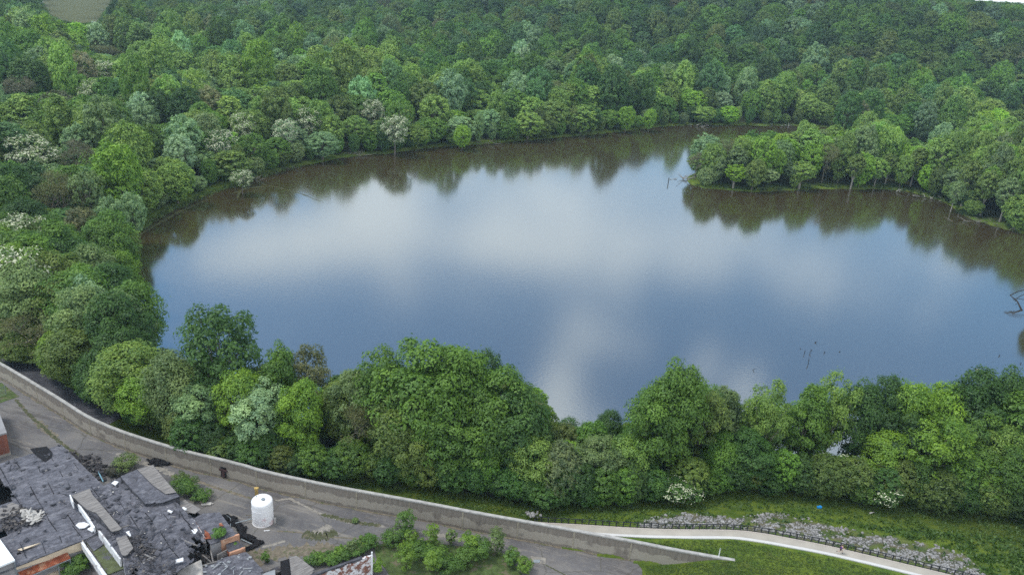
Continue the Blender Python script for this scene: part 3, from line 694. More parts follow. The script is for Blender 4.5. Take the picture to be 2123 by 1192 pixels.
CLR = {'mid green': (.074, .150, .016), 'dark green': (.042, .098, .014), 'olive': (.098, .148, .026), 'yellow-green': (.128, .232, .018), 'light green': (.132, .215, .036),
       'bluish green': (.066, .142, .040), 'silvery': (.150, .240, .100), 'pale silvery': (.21, .315, .165), 'brownish': (.118, .130, .050), 'grey-brown': (.135, .130, .08), 'greyish green': (.115, .172, .058)}
SHAPE = {'round': 'round-crowned', 'tall': 'tall narrow', 'dome': 'broad many-lobed', 'airy': 'open-crowned', 'silver': 'feathery', 'slender': 'slender pale-trunked', 'shrub': 'low bushy', 'blossom': 'white-flowering', 'bare': 'half-bare twiggy'}
TREES = []      # dicts: pos, h, w, kind, clr, zone, label
R0 = random.Random(11)
def add_tree(p, h, w, kind, clr, zone, label=None, jitter=.10, hero=False):
    TREES.append(dict(p=np.array(p, float), h=h, w=w, kind=kind, clr=clr, zone=zone, label=label, jit=jitter, hero=hero))
def hero(px, py, h, w, kind, clr, zone, label):
    """crown top seen at px,py: stand the tree where that height puts it"""
    z = 0.0
    for _ in range(10):
        p = at(px, py, z+h); zz = hz_(p[0], p[1]); z = .5*z+.5*max(zz, -1.6)
    if zone == 'bank':
        while h > 5:
            z = 0.0
            for _ in range(6):
                p = at(px, py, z+h); z = .5*z+.5*max(hz_(p[0], p[1]), -1.6)
            gx_, gy_, dd_ = project((p[0], p[1], z))
            if gy_+w*.30*FPX/dd_*.65 <= float(np.interp(gx_, [a[0] for a in FRONT_PX], [a[1] for a in FRONT_PX])): break
            h -= .5
    add_tree((p[0], p[1], z), h, w, kind, clr, zone, label, .05, True)
FRONT_PX = [(-200, 620), (0, 700), (60, 750), (100, 788), (200, 856), (300, 906), (400, 948), (560, 980), (700, 995), (800, 1003), (900, 1018), (1000, 1030), (1100, 1050), (1200, 1056), (1300, 1048), (1420, 1028), (1500, 1020), (1600, 1020), (1700, 1035), (1800, 1042), (1900, 1052), (2000, 1068), (2123, 1085), (2400, 1120)]

for a in [
    (452, 634, 25, 14.5, 'airy', 'dark green', 'tall dark green tree rising alone above the bank, dark against the blue lake'),
    (571, 716, 20, 7, 'tall', 'mid green', 'narrow bright tree just right of the tall dark tree above the bank'),
    (628, 727, 18, 10, 'airy', 'brownish', 'thin brownish-olive tree overhanging the lake right of the tall dark tree'),
    (398, 786, 17, 9.5, 'silver', 'silvery', 'soft silvery-green tree left of the palest one beside the flood wall'),
    (532, 789, 17, 10, 'silver', 'pale silvery', 'palest silver-leaved tree above the curve of the flood wall'),
    (620, 792, 16, 8, 'round', 'yellow-green', 'bright yellow-green tree immediately right of the palest silver tree'),
    (500, 772, 16, 9, 'round', 'yellow-green', 'bright green tree peeping above the palest silver tree'),
    (350, 742, 17, 10, 'round', 'greyish green', 'greyish green tree at the lake edge left of the tall dark tree'),
    (258, 720, 18, 12, 'round', 'light green', 'fresh light green tree where the bank turns along the left shore'),
    (300, 775, 14, 9, 'round', 'yellow-green', 'small fresh green tree below the light green one on the turn of the bank'),
    (735, 762, 18, 9, 'airy', 'greyish green', 'thin greyish tree on the left flank of the great domed clump'),
    (800, 738, 21, 10, 'dome', 'mid green', 'first rounded head on the left of the great domed clump'),
    (875, 728, 23, 15, 'dome', 'mid green', 'largest domed tree of the great clump in the middle of the bank'),
    (945, 740, 22, 13, 'dome', 'mid green', 'domed tree right of the largest one in the great clump'),
    (1006, 742, 20, 8, 'dome', 'dark green', 'small dark head sticking up on the right of the great clump'),
    (1040, 778, 20, 12, 'dome', 'mid green', 'domed tree sloping down the right side of the great clump'),
    (1085, 815, 18, 11, 'dome', 'dark green', 'dark round tree at the right tip of the great clump over the pale cloud reflection'),
    (735, 845, 14, 8, 'bare', 'brownish', 'brownish thinly leaved tree in the hollow left of the great clump'),
    (830, 812, 18, 11, 'dome', 'olive', 'olive tree in the lower left of the great domed clump'),
    (930, 825, 18, 12, 'dome', 'mid green', 'green tree in the heart of the great domed clump'),
    (1010, 850, 16, 11, 'dome', 'mid green', 'green tree low in the right half of the great domed clump'),
    (1115, 905, 13, 9, 'round', 'light green', 'light green tree in front of the dip where the lake shows lowest'),
    (1262, 856, 10, 6, 'round', 'dark green', 'little dark tree standing at the water in the dip of the bank'),
    (1180, 872, 8, 8, 'shrub', 'dark green', 'dark bush at the water beneath the pale cloud reflection'),
    (1240, 905, 12, 10, 'airy', 'greyish green', 'grey-green tree right of the dip in the bank'),
    (1415, 768, 22, 10, 'dome', 'mid green', 'tallest dark tree right of the dip, beside the white cloud reflection'),
    (1370, 795, 20, 11, 'round', 'mid green', 'rounded tree leaning left of the tallest one right of the dip'),
    (1505, 797, 18, 9, 'airy', 'greyish green', 'greyish open tree right of the tallest one on the right-hand bank'),
    (1470, 815, 17, 10, 'airy', 'olive', 'olive open-crowned tree under the white cloud reflection'),
    (1600, 801, 19, 9, 'airy', 'light green', 'light green airy tree with thin trunks right of the bright gap in the bank'),
    (1692, 811, 18, 8, 'tall', 'mid green', 'upright green tree next to the palest yellow-green one on the right-hand bank'),
    (1748, 787, 20, 9, 'airy', 'light green', 'palest yellow-green feathery tree standing above the right-hand bank'),
    (1805, 799, 19, 9, 'round', 'dark green', 'dark tree right of the palest yellow-green feathery one'),
    (1850, 797, 19, 8, 'dome', 'dark green', 'second dark tree right of the palest feathery one, over a pale gap'),
    (1905, 800, 19, 10, 'round', 'yellow-green', 'yellow-green tree on the skyline of the right-hand bank'),
    (1965, 803, 18, 10, 'round', 'yellow-green', 'broad yellow-green tree near the right end of the bank'),
    (2050, 785, 20, 12, 'dome', 'dark green', 'dark tree with the highest top at the right end of the bank'),
    (2112, 782, 20, 10, 'dome', 'dark green', 'dark tree cut by the right edge of the picture, above the levee'),
    (1960, 868, 18, 11, 'airy', 'yellow-green', 'yellowest tree of the right-hand bank, midway down the slope'),
    (2010, 935, 15, 13, 'dome', 'mid green', 'big leafy tree reaching lowest onto the levee grass, far right'),
    (1900, 965, 12, 9, 'dome', 'light green', 'leafy tree beside the big low one on the levee grass'),
    (1412, 988, 6.5, 8, 'blossom', 'dark green', 'small white-flowering bush on the grass above the rock slope'),
    (1755, 945, 9, 8, 'blossom', 'mid green', 'white-flowering tree in a gap of the right-hand bank'),
    (1835, 990, 7, 8, 'blossom', 'dark green', 'low bush dotted with white flowers right of the flowering tree'),
    (112, 520, 19, 13, 'airy', 'olive', 'wide olive tree leaning over the left shore below the flowering trees'),
    (190, 505, 20, 12, 'airy', 'greyish green', 'grey-olive tree beside the wide olive one on the left shore'),
    (172, 583, 20, 11, 'silver', 'pale silvery', 'pale silvery tree on the left shore, level with the cloud reflection edge'),
    (265, 590, 20, 12, 'round', 'mid green', 'vivid green tree overhanging the water on the left shore'),
    (235, 620, 20, 12, 'dome', 'dark green', 'deep green tree just below the vivid one overhanging the left shore'),
    (70, 645, 18, 12, 'bare', 'brownish', 'grey-brown half-bare tree above the left end of the flood wall'),
    (150, 680, 18, 12, 'round', 'olive', 'olive tree below the grey-brown half-bare one near the wall'),
    (50, 700, 16, 11, 'round', 'olive', 'olive tree over the dark track at the left end of the wall')]:
    px, py, h, w_, kd, cl_, lab = a; hero(px, py, h, w_, kd, cl_, 'bank', lab)
LEFT = 'left shore'
for a in [
    (55, 278, 20, 16, 'blossom', 'greyish green', 'largest white-flowering tree, near the left edge above the lake'),
    (45, 442, 19, 12, 'blossom', 'greyish green', 'white-flowering tree at the left edge, upper of the two closest'),
    (36, 508, 21, 13, 'blossom', 'light green', 'white-flowering tree at the left edge, lowest of all'),
    (218, 124, 20, 13, 'blossom', 'light green', 'white-flowering tree farthest back, beside the brown thicket top left'),
    (185, 165, 17, 12, 'blossom', 'light green', 'white-flowering tree just below the farthest flowering one'),
    (455, 268, 17, 11, 'blossom', 'dark green', 'thin white-flowering tree at the middle of the left wood'),
    (502, 232, 18, 10, 'blossom', 'light green', 'white-flowering tree above and right of the thin one in the left wood'),
    (590, 245, 17, 11, 'blossom', 'silvery', 'grey-white flowering tree behind the upper left shore'),
    (640, 222, 18, 11, 'blossom', 'mid green', 'white-flowering tree behind the shore where it starts to run right'),
    (770, 205, 18, 12, 'blossom', 'greyish green', 'sparse white-flowering tree on the far shore right of the others'),
    (820, 238, 18, 12, 'blossom', 'greyish green', 'drooping white-flowering tree at the far water edge'),
    (500, 352, 9, 8, 'blossom', 'mid green', 'small white-flowering bush hanging over the left water edge'),
    (290, 195, 19, 12, 'silver', 'pale silvery', 'tall pale silvery tree in the upper left wood'),
    (298, 215, 18, 11, 'silver', 'silvery', 'silvery tree just in front of the tall pale one in the upper left wood'),
    (370, 282, 17, 11, 'silver', 'pale silvery', 'pale silvery tree in the middle of the left wood'),
    (155, 262, 17, 13, 'silver', 'silvery', 'silvery-green tree right of the largest flowering one'),
    (228, 412, 16, 10, 'silver', 'silvery', 'silvery tree close to the grassy corner of the left shore'),
    (268, 402, 16, 9, 'silver', 'silvery', 'silvery tree touching the grassy corner of the left shore'),
    (215, 452, 16, 11, 'silver', 'silvery', 'grey-silver tree just below the grassy corner of the left shore'),
    (145, 295, 17, 12, 'bare', 'grey-brown', 'grey half-bare tree right of the largest flowering one'),
    (95, 362, 17, 13, 'bare', 'brownish', 'brown half-bare tree above the two closest flowering trees'),
    (130, 385, 15, 12, 'bare', 'brownish', 'second brown half-bare tree, right and below the first'),
    (165, 435, 15, 10, 'round', 'brownish', 'olive-brown round tree between the flowering trees and the shore corner'),
    (10, 215, 17, 12, 'round', 'light green', 'light green tree at the left edge above the largest flowering one'),
    (40, 160, 17, 14, 'bare', 'grey-brown', 'greyish bare-topped tree near the left edge of the upper wood'),
    (240, 92, 14, 17, 'bare', 'brownish', 'dark brown leafless thicket tree at the clearing top left'),
    (205, 88, 15, 14, 'bare', 'brownish', 'brown leafless tree left of the dark brown thicket'),
    (480, 145, 20, 15, 'round', 'light green', 'large light green tree in the upper left wood below the dark strip'),
    (380, 110, 20, 16, 'round', 'light green', 'large light green tree behind the tall pale silvery one'),
    (600, 135, 20, 17, 'round', 'olive', 'wide olive domed tree behind the far left shore'),
    (690, 240, 16, 10, 'tall', 'light green', 'light green tree by the water with the driftwood pile'),
    (1302, 222, 14, 9, 'round', 'yellow-green', 'brightest yellow-green tree on the far shore'),
    (1350, 228, 12, 8, 'round', 'yellow-green', 'small yellow-green tree beside the brightest one on the far shore'),
    (960, 262, 11, 9, 'round', 'yellow-green', 'small yellow-green tree at the far water edge, middle of the shore'),
    (1030, 190, 20, 11, 'round', 'light green', 'yellow-topped green tree in the middle of the far shore')]:
    px, py, h, w_, kd, cl_, lab = a; hero(px, py, h, w_, kd, cl_, 'left' if px < 700 else 'far', lab)
for a in [
    (1470, 285, 17, 13, 'dome', 'silvery', 'grey-green rounded tree at the tip of the wooded point'),
    (1448, 318, 12, 8, 'bare', 'grey-brown', 'leafless grey tree hanging over the tip of the wooded point'),
    (1512, 290, 16, 11, 'bare', 'brownish', 'brown thin tree just behind the tip of the wooded point'),
    (1545, 283, 16, 10, 'round', 'yellow-green', 'yellow-green tree at the back of the point near its tip'),
    (1610, 312, 15, 10, 'round', 'yellow-green', 'bright lime tree in front on the point, first of the bright pair'),
    (1640, 290, 17, 11, 'round', 'yellow-green', 'taller bright lime tree on the point, second of the bright pair'),
    (1600, 275, 17, 11, 'round', 'mid green', 'mid green tree behind the bright pair on the point'),
    (1680, 258, 20, 12, 'round', 'light green', 'soft light green tree right of the bright pair on the point'),
    (1740, 262, 20, 12, 'slender', 'light green', 'slender light tree in the middle of the point'),
    (1800, 236, 24, 14, 'dome', 'light green', 'tallest tree of the wooded point'),
    (1835, 250, 22, 11, 'dome', 'light green', 'light-crowned tree on the right shoulder of the tallest one on the point'),
    (1720, 300, 18, 9, 'bare', 'brownish', 'brown thin tree with pale stem in the middle of the point'),
    (1780, 320, 16, 8, 'slender', 'olive', 'slender olive tree at the water below the tallest one on the point'),
    (1850, 322, 14, 8, 'slender', 'olive', 'slender olive tree at the water where the point begins to widen'),
    (1900, 290, 17, 10, 'slender', 'mid green', 'green tree in the low saddle of the point'),
    (1960, 258, 21, 12, 'round', 'silvery', 'silvery round tree right of the low saddle of the point'),
    (2035, 245, 23, 14, 'dome', 'light green', 'high light green tree on the widest part of the point'),
    (2095, 244, 23, 14, 'dome', 'light green', 'high light green tree of the point cut by the right picture edge'),
    (2050, 300, 20, 11, 'dome', 'light green', 'light green tree in front of the high ones on the widest part of the point'),
    (2105, 320, 20, 11, 'slender', 'mid green', 'green tree low at the right picture edge on the point'),
    (2020, 335, 20, 9, 'slender', 'olive', 'slender grey-stemmed tree at the drowned edge of the point'),
    (2060, 355, 19, 9, 'slender', 'olive', 'second slender grey-stemmed tree at the drowned edge of the point'),
    (2100, 372, 18, 9, 'slender', 'greyish green', 'grey-stemmed tree at the drowned edge by the right picture edge'),
    (1990, 372, 14, 7, 'airy', 'greyish green', 'thin grey-green tree at the left of the drowned edge of the point')]:
    px, py, h, w_, kd, cl_, lab = a; hero(px, py, h, w_, kd, cl_, 'point', lab)
# off-frame tree whose dark mirror image enters at the right edge
tp_ = at(2168, 655, -1.8); add_tree((tp_[0], tp_[1], -1.8), 13, 9, 'dome', 'mid green', 'right', 'tree standing in the lake beyond the right picture edge', .05, True)

SKY_BANK = [(300, 775), (330, 750), (380, 742), (560, 748), (600, 735), (645, 745), (690, 800), (705, 815), (720, 775), (770, 755), (860, 738), (960, 755), (1010, 755), (1060, 785), (1100, 825), (1125, 880), (1150, 905),
            (1200, 905), (1270, 890), (1315, 890), (1335, 840), (1370, 800), (1420, 785), (1460, 800), (1520, 810), (1545, 880), (1562, 840), (1620, 812), (1650, 830), (1680, 815), (1720, 812), (1750, 800), (1800, 808), (1920, 808), (1980, 808), (2030, 795), (2123, 790), (2400, 790)]
SKY_PT = [(1430, 330), (1450, 296), (1500, 286), (1560, 280), (1600, 275), (1680, 264), (1760, 268), (1800, 245), (1850, 260), (1885, 298), (1920, 296), (1960, 268), (2000, 262), (2060, 250), (2300, 250)]
def interp(tab, x): return float(np.interp(x, [a[0] for a in tab], [a[1] for a in tab]))
NPZ = lambda p, s: mnoise.noise(Vector((p[0]*s, p[1]*s, 3.1)))
def too_near(p, rad, lst):
    for t in lst:
        if (t['p'][0]-p[0])**2+(t['p'][1]-p[1])**2 < rad*rad: return True
    return False
rr = np.random.default_rng(77)
# belt between wall and lake
cand = []
for x in np.arange(-150, 150, 5.6):
    for y in np.arange(85, 190, 5.2): cand.append((x+rr.uniform(-2, 2), y+rr.uniform(-2, 2)))
cand = np.array(cand); dlk, _, _ = seg_dist(cand, LAKE, True); ink = inside(cand, LAKE); dwl, aw, sw_ = seg_dist(cand, WALL_EXT); dpp, _, spp = seg_dist(cand, PBW)
heros = [t for t in TREES if t['zone'] == 'bank']
for i, p in enumerate(cand):
    if ink[i] or dlk[i] < 1.0 or sw_[i] < 0 or dlk[i] > 75: continue
    px, py, _ = project((*p, 0))
    if px < -120 or px > 2230: continue
    lim = interp(FRONT_PX, px)
    if py > lim-6: continue
    if px < 330 and py < 560: continue
    frontness = lim-py
    if too_near(p, 3.6, heros): continue
    h = rr.uniform(12.5, 20) if frontness > 45 else rr.uniform(7, 13)
    if dwl[i] < 9 and px < 700: h = min(h, 11)
    top = interp(SKY_BANK, px) if px > 300 else -1000
    z = hz_(*p)
    while h > 3 and project((p[0], p[1], z+h))[1] < top+10: h -= .5
    if h < 4: continue
    v = NPZ(p, .06)+rr.normal(0, .25); right = px > 1250
    cl_ = 'dark green' if v < -.28 else 'mid green' if v < .12 else ('light green' if right else 'olive') if v < .38 else ('yellow-green' if right or rr.random() < .4 else 'greyish green')
    kd = rr.choice(['round', 'dome', 'dome', 'tall', 'airy']) if h > 8 else 'shrub'
    add_tree((p[0], p[1], z), h, h*rr.uniform(.52, .72)+(1 if h > 8 else 2), kd, cl_, 'bank')
# fringe of bushes where the wood meets the grass
for px in np.arange(20, 2200, 30):
    q = px+rr.uniform(-10, 10); yy = interp(FRONT_PX, q)-rr.uniform(0, 10)-(22 if q < 350 else 0); p = ground_at(q, yy)
    add_tree(p, rr.uniform(3, 5.5), rr.uniform(4.5, 7), 'shrub', rr.choice(['mid green', 'dark green', 'dark green', 'olive']), 'edge')
# forests
def forest(x0, x1, y0, y1, s):
    for x in np.arange(x0, x1, s):
        for y in np.arange(y0, y1, s*.92):
            yield x+rr.uniform(-.38, .38)*s, y+rr.uniform(-.38, .38)*s
pts = np.array(list(forest(66, 300, 262, 440, 7.4))+list(forest(-330, 420, 130, 300, 10.5))+list(forest(-400, 470, 300, 620, 13.5))+list(forest(-560, 760, 620, 760, 15.5))+list(forest(-700, 900, 760, 1120, 17.0)))
NPT = len(list(forest(66, 300, 262, 440, 7.4)))
dlk, _, _ = seg_dist(pts, LAKE, True); ink = inside(pts, LAKE); inf = inside(pts, FIELD)
hzv = height(pts[:, 0], pts[:, 1])+hill(pts[:, 0], pts[:, 1])
heros = [t for t in TREES if t['hero'] and t['zone'] != 'bank']
for t in heros: t['q'] = project(t['p']+np.array([0, 0, t['h']*.52]))
v0 = pts@np.array([FW[0], FW[1]]); PXX = []
far_pts = []
TIP = at(1421, 370, -2)
for i, p in enumerate(pts):
    if ink[i] or dlk[i] < 1.6 or inf[i]: continue
    px, py, d = project((p[0], p[1], hzv[i]+12))
    if px < -90 or px > 2215 or py < -60: continue
    pyg = project((p[0], p[1], hzv[i]))[1]
    if p[1] < 190 and (p[0] > -100 or pyg > 600): continue
    if p[1] < 260 and p[0] > 60: continue
    onpoint = p[0] > 60 and p[1] < 470 and pyg > 262 and px > 1380
    if (i < NPT) != bool(onpoint): continue
    ir = pyg < 300 or px < 700 or onpoint
    if px > 2123 and py > 560: continue
    near_ = p[1] < 640
    if near_ and too_near(p, 5.5, heros): continue
    v = NPZ(p, .012)*1.3+NPZ(p, .045)*.8+rr.normal(0, .22)
    shoreb = dlk[i]
    big = 1+.25*NPZ(p, .02)
    far_ = min(1, max(0, (p[1]-220)/200)); tier = (dlk[i]/78+NPZ(p, .012)*.9) % 1.0; h = (rr.uniform(15, 20)+rr.choice([-2, 0, 3, 7])+far_*rr.uniform(0, 4))*(.84+.44*tier); w_ = rr.uniform(10, 14.5)*(1+.26*far_)
    kd = rr.choice(['round', 'dome', 'dome', 'tall', 'round', 'airy', 'silver'])
    if shoreb < 7: h = rr.uniform(8, 15)
    if p[1] > 600: w_ = rr.uniform(14, 20); h = (rr.uniform(18, 25)+rr.choice([0, 0, 5]))*(.80+.45*tier)
    farn = sstep(p[1], 520, 760)
    r_ = rr.random()
    if p[1] > 560+40*NPZ(p, .01): cl_ = ['dark green', 'mid green', 'bluish green', 'mid green', 'olive'][rr.integers(0, 5)] if v < .3 else 'mid green'
    else: cl_ = 'dark green' if v < -.42 else 'mid green' if v < -.1 else 'bluish green' if r_ < .10 else 'light green' if v < .35 else ('greyish green' if r_ < .5 else 'light green') if v < .6 else 'yellow-green'
    if r_ > .982: cl_ = 'brownish'; kd = 'bare' if rr.random() < .4 else 'airy'
    elif r_ > .90: cl_ = 'silvery'; kd = 'silver'
    elif r_ > .84: cl_ = 'olive'
    if not onpoint:      # leave the marked trees and the clearing in sight
        for t in heros:
            if t['p'][1] > p[1] and abs(t['q'][0]-px) < (t['w']*.5+w_*.45)*FPX/t['q'][2]:
                while h > 6 and project((p[0], p[1], hzv[i]+h))[1] < t['q'][1]: h -= .7
        if 60 < px < 262 and p[1] > 250:
            lim_ = float(np.interp(px, [55, 75, 95, 135, 165, 215, 238, 262], [-50, 12, 32, 48, 52, 48, 14, -50]))
            while h > 3 and project((p[0], p[1], hzv[i]+h))[1] < lim_: h -= .7
        if h < 7: continue
    if onpoint:
        top = interp(SKY_PT, px); hh_ = h
        while hh_ > 3 and project((p[0], p[1], hzv[i]+hh_))[1] < top+8: hh_ -= .5
        if hh_ < 5 or px < 1445: continue
        h = hh_; cl_ = rr.choice(['light green', 'light green', 'greyish green', 'olive', 'yellow-green']); kd = rr.choice(['slender', 'dome', 'round', 'airy']); w_ = rr.uniform(8.5, 12)
        add_tree((p[0], p[1], hzv[i]), h, w_, kd, cl_, 'point'); continue
    # hold the far wood below the line where the sky shows
    zt = 76.6+1.2*NPZ(p, .03)
    if hzv[i]+h > zt: h = max(9, zt-hzv[i])
    zone = 'left' if px < 640 and pyg > 40 else 'far' if p[1] < 640 else 'bluff'
    add_tree((p[0], p[1], hzv[i]), h, w_, kd, cl_, zone)

# low growth leaning over the far and left shore
LS = resample(np.vstack([LAKE, LAKE[:1]]), 900)
for i in range(0, 900):
    d = LS[(i+1) % 900]-LS[i]; n_ = np.linalg.norm(d)
    if n_ < 1e-6 or i % 5: continue
    d = d/n_; nn = np.array([d[1], -d[0]])
    p = LS[i]+nn*2
    if inside(p[None], LAKE)[0]: nn = -nn
    px, py, _ = project((*LS[i], -2))
    if py > 560 or px < 240 or px > 2200: continue
    o_ = (4.6 if px < 520 and py > 365 else rr.uniform(1.5, 3.5)); p = LS[i]+nn*(o_+rr.uniform(0, 1.5))
    if inside(p[None], LAKE)[0] or (px > 1400 and py > 262 and rr.random() < .8): continue
    add_tree((p[0], p[1], hz_(*p)), rr.uniform(5, 10), rr.uniform(5, 8), rr.choice(['shrub', 'round', 'shrub', 'dome']), rr.choice(['mid green', 'dark green', 'olive', 'light green', 'greyish green']), 'left' if px < 700 else 'point' if px > 1400 and py > 262 else 'far')
# pick the 300 that show largest; the rest becomes one wood
def score(t):
    px, py, d = project(t['p']+np.array([0, 0, t['h']*.6])); t['px'], t['d'] = px, d; t['py'] = py; t['ty'] = project(t['p']+np.array([0, 0, t['h']]))[1]
    if px < -60 or px > 2180 or t['ty'] > 1192: return -1
    s = t['w']*t['h']/d/d*1e4
    dl_ = seg_dist(t['p'][None, :2], LAKE, True)[0][0]
    if dl_ < 14 and t['p'][1] > 200: s *= 2.6
    if t['zone'] == 'point': s *= 1.6
    if t['hero']: s += 1e6
    if t['zone'] == 'edge': s *= .9
    return s
for t in TREES: t['s'] = score(t)
TREES.sort(key=lambda t: -t['s'])
IND = [t for t in TREES[:300] if t['s'] > 0]; REST = [t for t in TREES if t not in IND[:0]][len(IND):]
LM = [(t['px'], t['ty'], t['label']) for t in IND if t['label']]
print('TREES', len(TREES), 'ind', len(IND), 'rest', len(REST))
MARKS = [('white tank', 545, 1030), ('buried end of the flood wall', 1510, 1150), ('runner', 1738, 1130), ('tip of the wooded point', 1425, 375), ('snags in the lake', 1680, 735),
         ('palest silver tree', 530, 800), ('lone tall dark tree', 452, 640), ('great domed clump', 900, 740), ('dip in the near bank', 1200, 885), ('palest feathery tree', 1748, 795), ('white-flowering bush', 1412, 995),
         ('largest white-flowering tree', 55, 290), ('brown thicket', 240, 95), ('tall pale silvery tree', 290, 200), ('brightest yellow-green shore tree', 1302, 230), ('driftwood on the far shore', 745, 320),
         ('grassy corner of the shore', 275, 485), ('algae streaks', 560, 385), ('tallest tree of the point', 1800, 240), ('bright lime pair', 1620, 320), ('mouth of the back channel', 1350, 262),
         ('left end of the flood wall', 10, 760), ('muddy clearing', 130, 25), ('rock slope', 1460, 1075), ('blue litter', 1698, 1052), ('first patch of sky', 2050, 5), ('fallen branch at the right edge', 2105, 610), ('white debris on the levee', 1805, 1064)]
LABELS = set()
def auto_label(t, look, cands=None):
    px, py = t['px'], t['ty']; ms = sorted(MARKS, key=lambda m_: math.hypot(m_[1]-px, m_[2]-py))[:9]
    for m_ in ms:
        dx, dy = px-m_[1], m_[2]-py; dist = math.hypot(dx, dy); a = math.degrees(math.atan2(dy, dx)) % 360
        dn = ['right of', 'above and right of', 'above', 'above and left of', 'left of', 'below and left of', 'below', 'below and right of'][int((a+22.5)//45) % 8]
        q = 'just ' if dist < 55 else '' if dist < 130 else 'well ' if dist < 260 else 'far '
        lab = f"{look} {q}{dn} the {m_[0]}"
        if lab not in LABELS and len(lab.split()) <= 16: return lab
    i = 0; m2 = ms[:4]
    for a_ in m2:
        for b_ in m2:
            if a_ is b_: continue
            lab = f"{look} between the {a_[0]} and the {b_[0]}"
            if lab not in LABELS and len(lab.split()) <= 16: return lab
            lab = f"{look}, nearer the {a_[0]} than the {b_[0]}"
            if lab not in LABELS and len(lab.split()) <= 16: return lab
    return None
GROUPS = {'bank': 'trees on the bank between flood wall and lake', 'edge': 'bushes where the wood meets the levee grass', 'left': 'trees of the wood behind the left shore',
          'far': 'trees of the wood behind the far shore', 'point': 'trees on the wooded point', 'bluff': 'trees on the dark bluff', 'right': 'trees at the right shore'}
NAME = {'round': 'broadleaf_tree', 'tall': 'broadleaf_tree', 'dome': 'broadleaf_tree', 'airy': 'broadleaf_tree', 'silver': 'silver_maple_tree', 'slender': 'broadleaf_tree', 'shrub': 'bush', 'blossom': 'flowering_tree', 'bare': 'half_bare_tree'}
def jit(c, a, g):
    k = 1+g.normal(0, a); return tuple(max(.005, x*k*(1+g.normal(0, a*.22))) for x in c)
gt = np.random.default_rng(21)
def zc_(t):  # haze put into leaf colour: lighter and bluer with camera distance
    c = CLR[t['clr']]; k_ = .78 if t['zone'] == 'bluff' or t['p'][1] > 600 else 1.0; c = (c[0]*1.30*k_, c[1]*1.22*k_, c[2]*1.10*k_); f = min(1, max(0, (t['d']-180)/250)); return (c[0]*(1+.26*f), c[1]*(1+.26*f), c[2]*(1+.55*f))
for n_, t in enumerate(IND):
    lod = 'near' if t['d'] < 215 else 'mid'; kn = t['kind']; var = int(gt.integers(0, NV[kn])) if kn != 'blossom' else (1 if t['zone'] == 'bank' else 0); pr = PROTO[(kn, lod, var)]
    W0 = 8 if kn == 'slender' else 9 if kn == 'tall' else 12; H0 = 12 if kn == 'shrub' else 18
    thing_kind = 'bush' if (kn == 'shrub' or t['h'] < 6) else 'tree'
    look = f"{t['clr']} {SHAPE[kn]} {thing_kind}"
    lab = t['label'] if t['label'] else auto_label(t, look) or f"{look} in the {GROUPS[t['zone']].split(' ', 1)[1]}"
    LABELS.add(lab)
    root = empty(NAME[kn] if thing_kind == 'tree' or kn != 'round' else 'bush', t['p'], gt.uniform(0, 6.28), lab, thing_kind, GROUPS[t['zone']])
    root.scale = (t['w']/W0, t['w']/W0*gt.uniform(.9, 1.1), t['h']/H0)
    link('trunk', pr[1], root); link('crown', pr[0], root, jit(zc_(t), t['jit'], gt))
    if kn == 'blossom': link('blossom', pr[2], root)
# the rest of the wood: one object, crowns instanced on points
sub = [(k, PROTO[(k, 'mid', v)]) for k, v in (('round', 0), ('round', 1), ('dome', 0), ('dome', 1), ('dome', 2), ('tall', 0), ('airy', 0), ('silver', 0), ('silver', 1), ('slender', 0), ('shrub', 0), ('bare', 0), ('blossom', 0))]
kidx = {}
for i, (k, _) in enumerate(sub): kidx.setdefault(k, []).append(i)
def pick_obj(me):
    for o in bpy.data.objects:
        if o.data is me: return o
    return None
pts_, sc_, ro_, ti_, ix_ = [], [], [], [], []
g_ = np.random.default_rng(31)
protos = [(k, pick_obj(pr[0])) for k, pr in sub]; use = [i for i, (k, o) in enumerate(protos) if o is not None]
remap = {i: n for n, i in enumerate(use)}
for t in REST:
    if t['px'] < -100 or t['px'] > 2240: continue
    kn = t['kind']; ch = [i for i in kidx[kn] if i in remap] or [i for i in kidx['round']+kidx['dome'] if i in remap]
    W0 = 8 if kn == 'slender' else 9 if kn == 'tall' else 12; H0 = 12 if kn == 'shrub' else 18
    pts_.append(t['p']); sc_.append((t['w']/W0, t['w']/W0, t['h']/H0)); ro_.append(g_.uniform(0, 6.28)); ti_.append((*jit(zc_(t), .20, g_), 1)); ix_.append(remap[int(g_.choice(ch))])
me = bpy.data.meshes.new('woodland'); me.vertices.add(len(pts_)); me.vertices.foreach_set('co', np.array(pts_, np.float32).ravel())
for nm, typ, arr, key in (('sc', 'FLOAT_VECTOR', sc_, 'vector'), ('ro', 'FLOAT', ro_, 'value'), ('tint', 'FLOAT_COLOR', ti_, 'color'), ('ix', 'INT', ix_, 'value')):
    a = me.attributes.new(nm, typ, 'POINT'); a.data.foreach_set(key, np.array(arr, np.int32 if typ == 'INT' else np.float32).ravel())
wood = link('woodland', me); tag(wood, 'continuous far wood of mixed green crowns beyond the shores', 'woodland', kind='stuff')
ng = bpy.data.node_groups.new('plant_wood', 'GeometryNodeTree'); ng.interface.new_socket('Geometry', in_out='INPUT', socket_type='NodeSocketGeometry'); ng.interface.new_socket('Geometry', in_out='OUTPUT', socket_type='NodeSocketGeometry')
N = ng.nodes; L = ng.links; gi = N.new('NodeGroupInput'); go = N.new('NodeGroupOutput')
iop = N.new('GeometryNodeInstanceOnPoints'); join = N.new('GeometryNodeJoinGeometry')
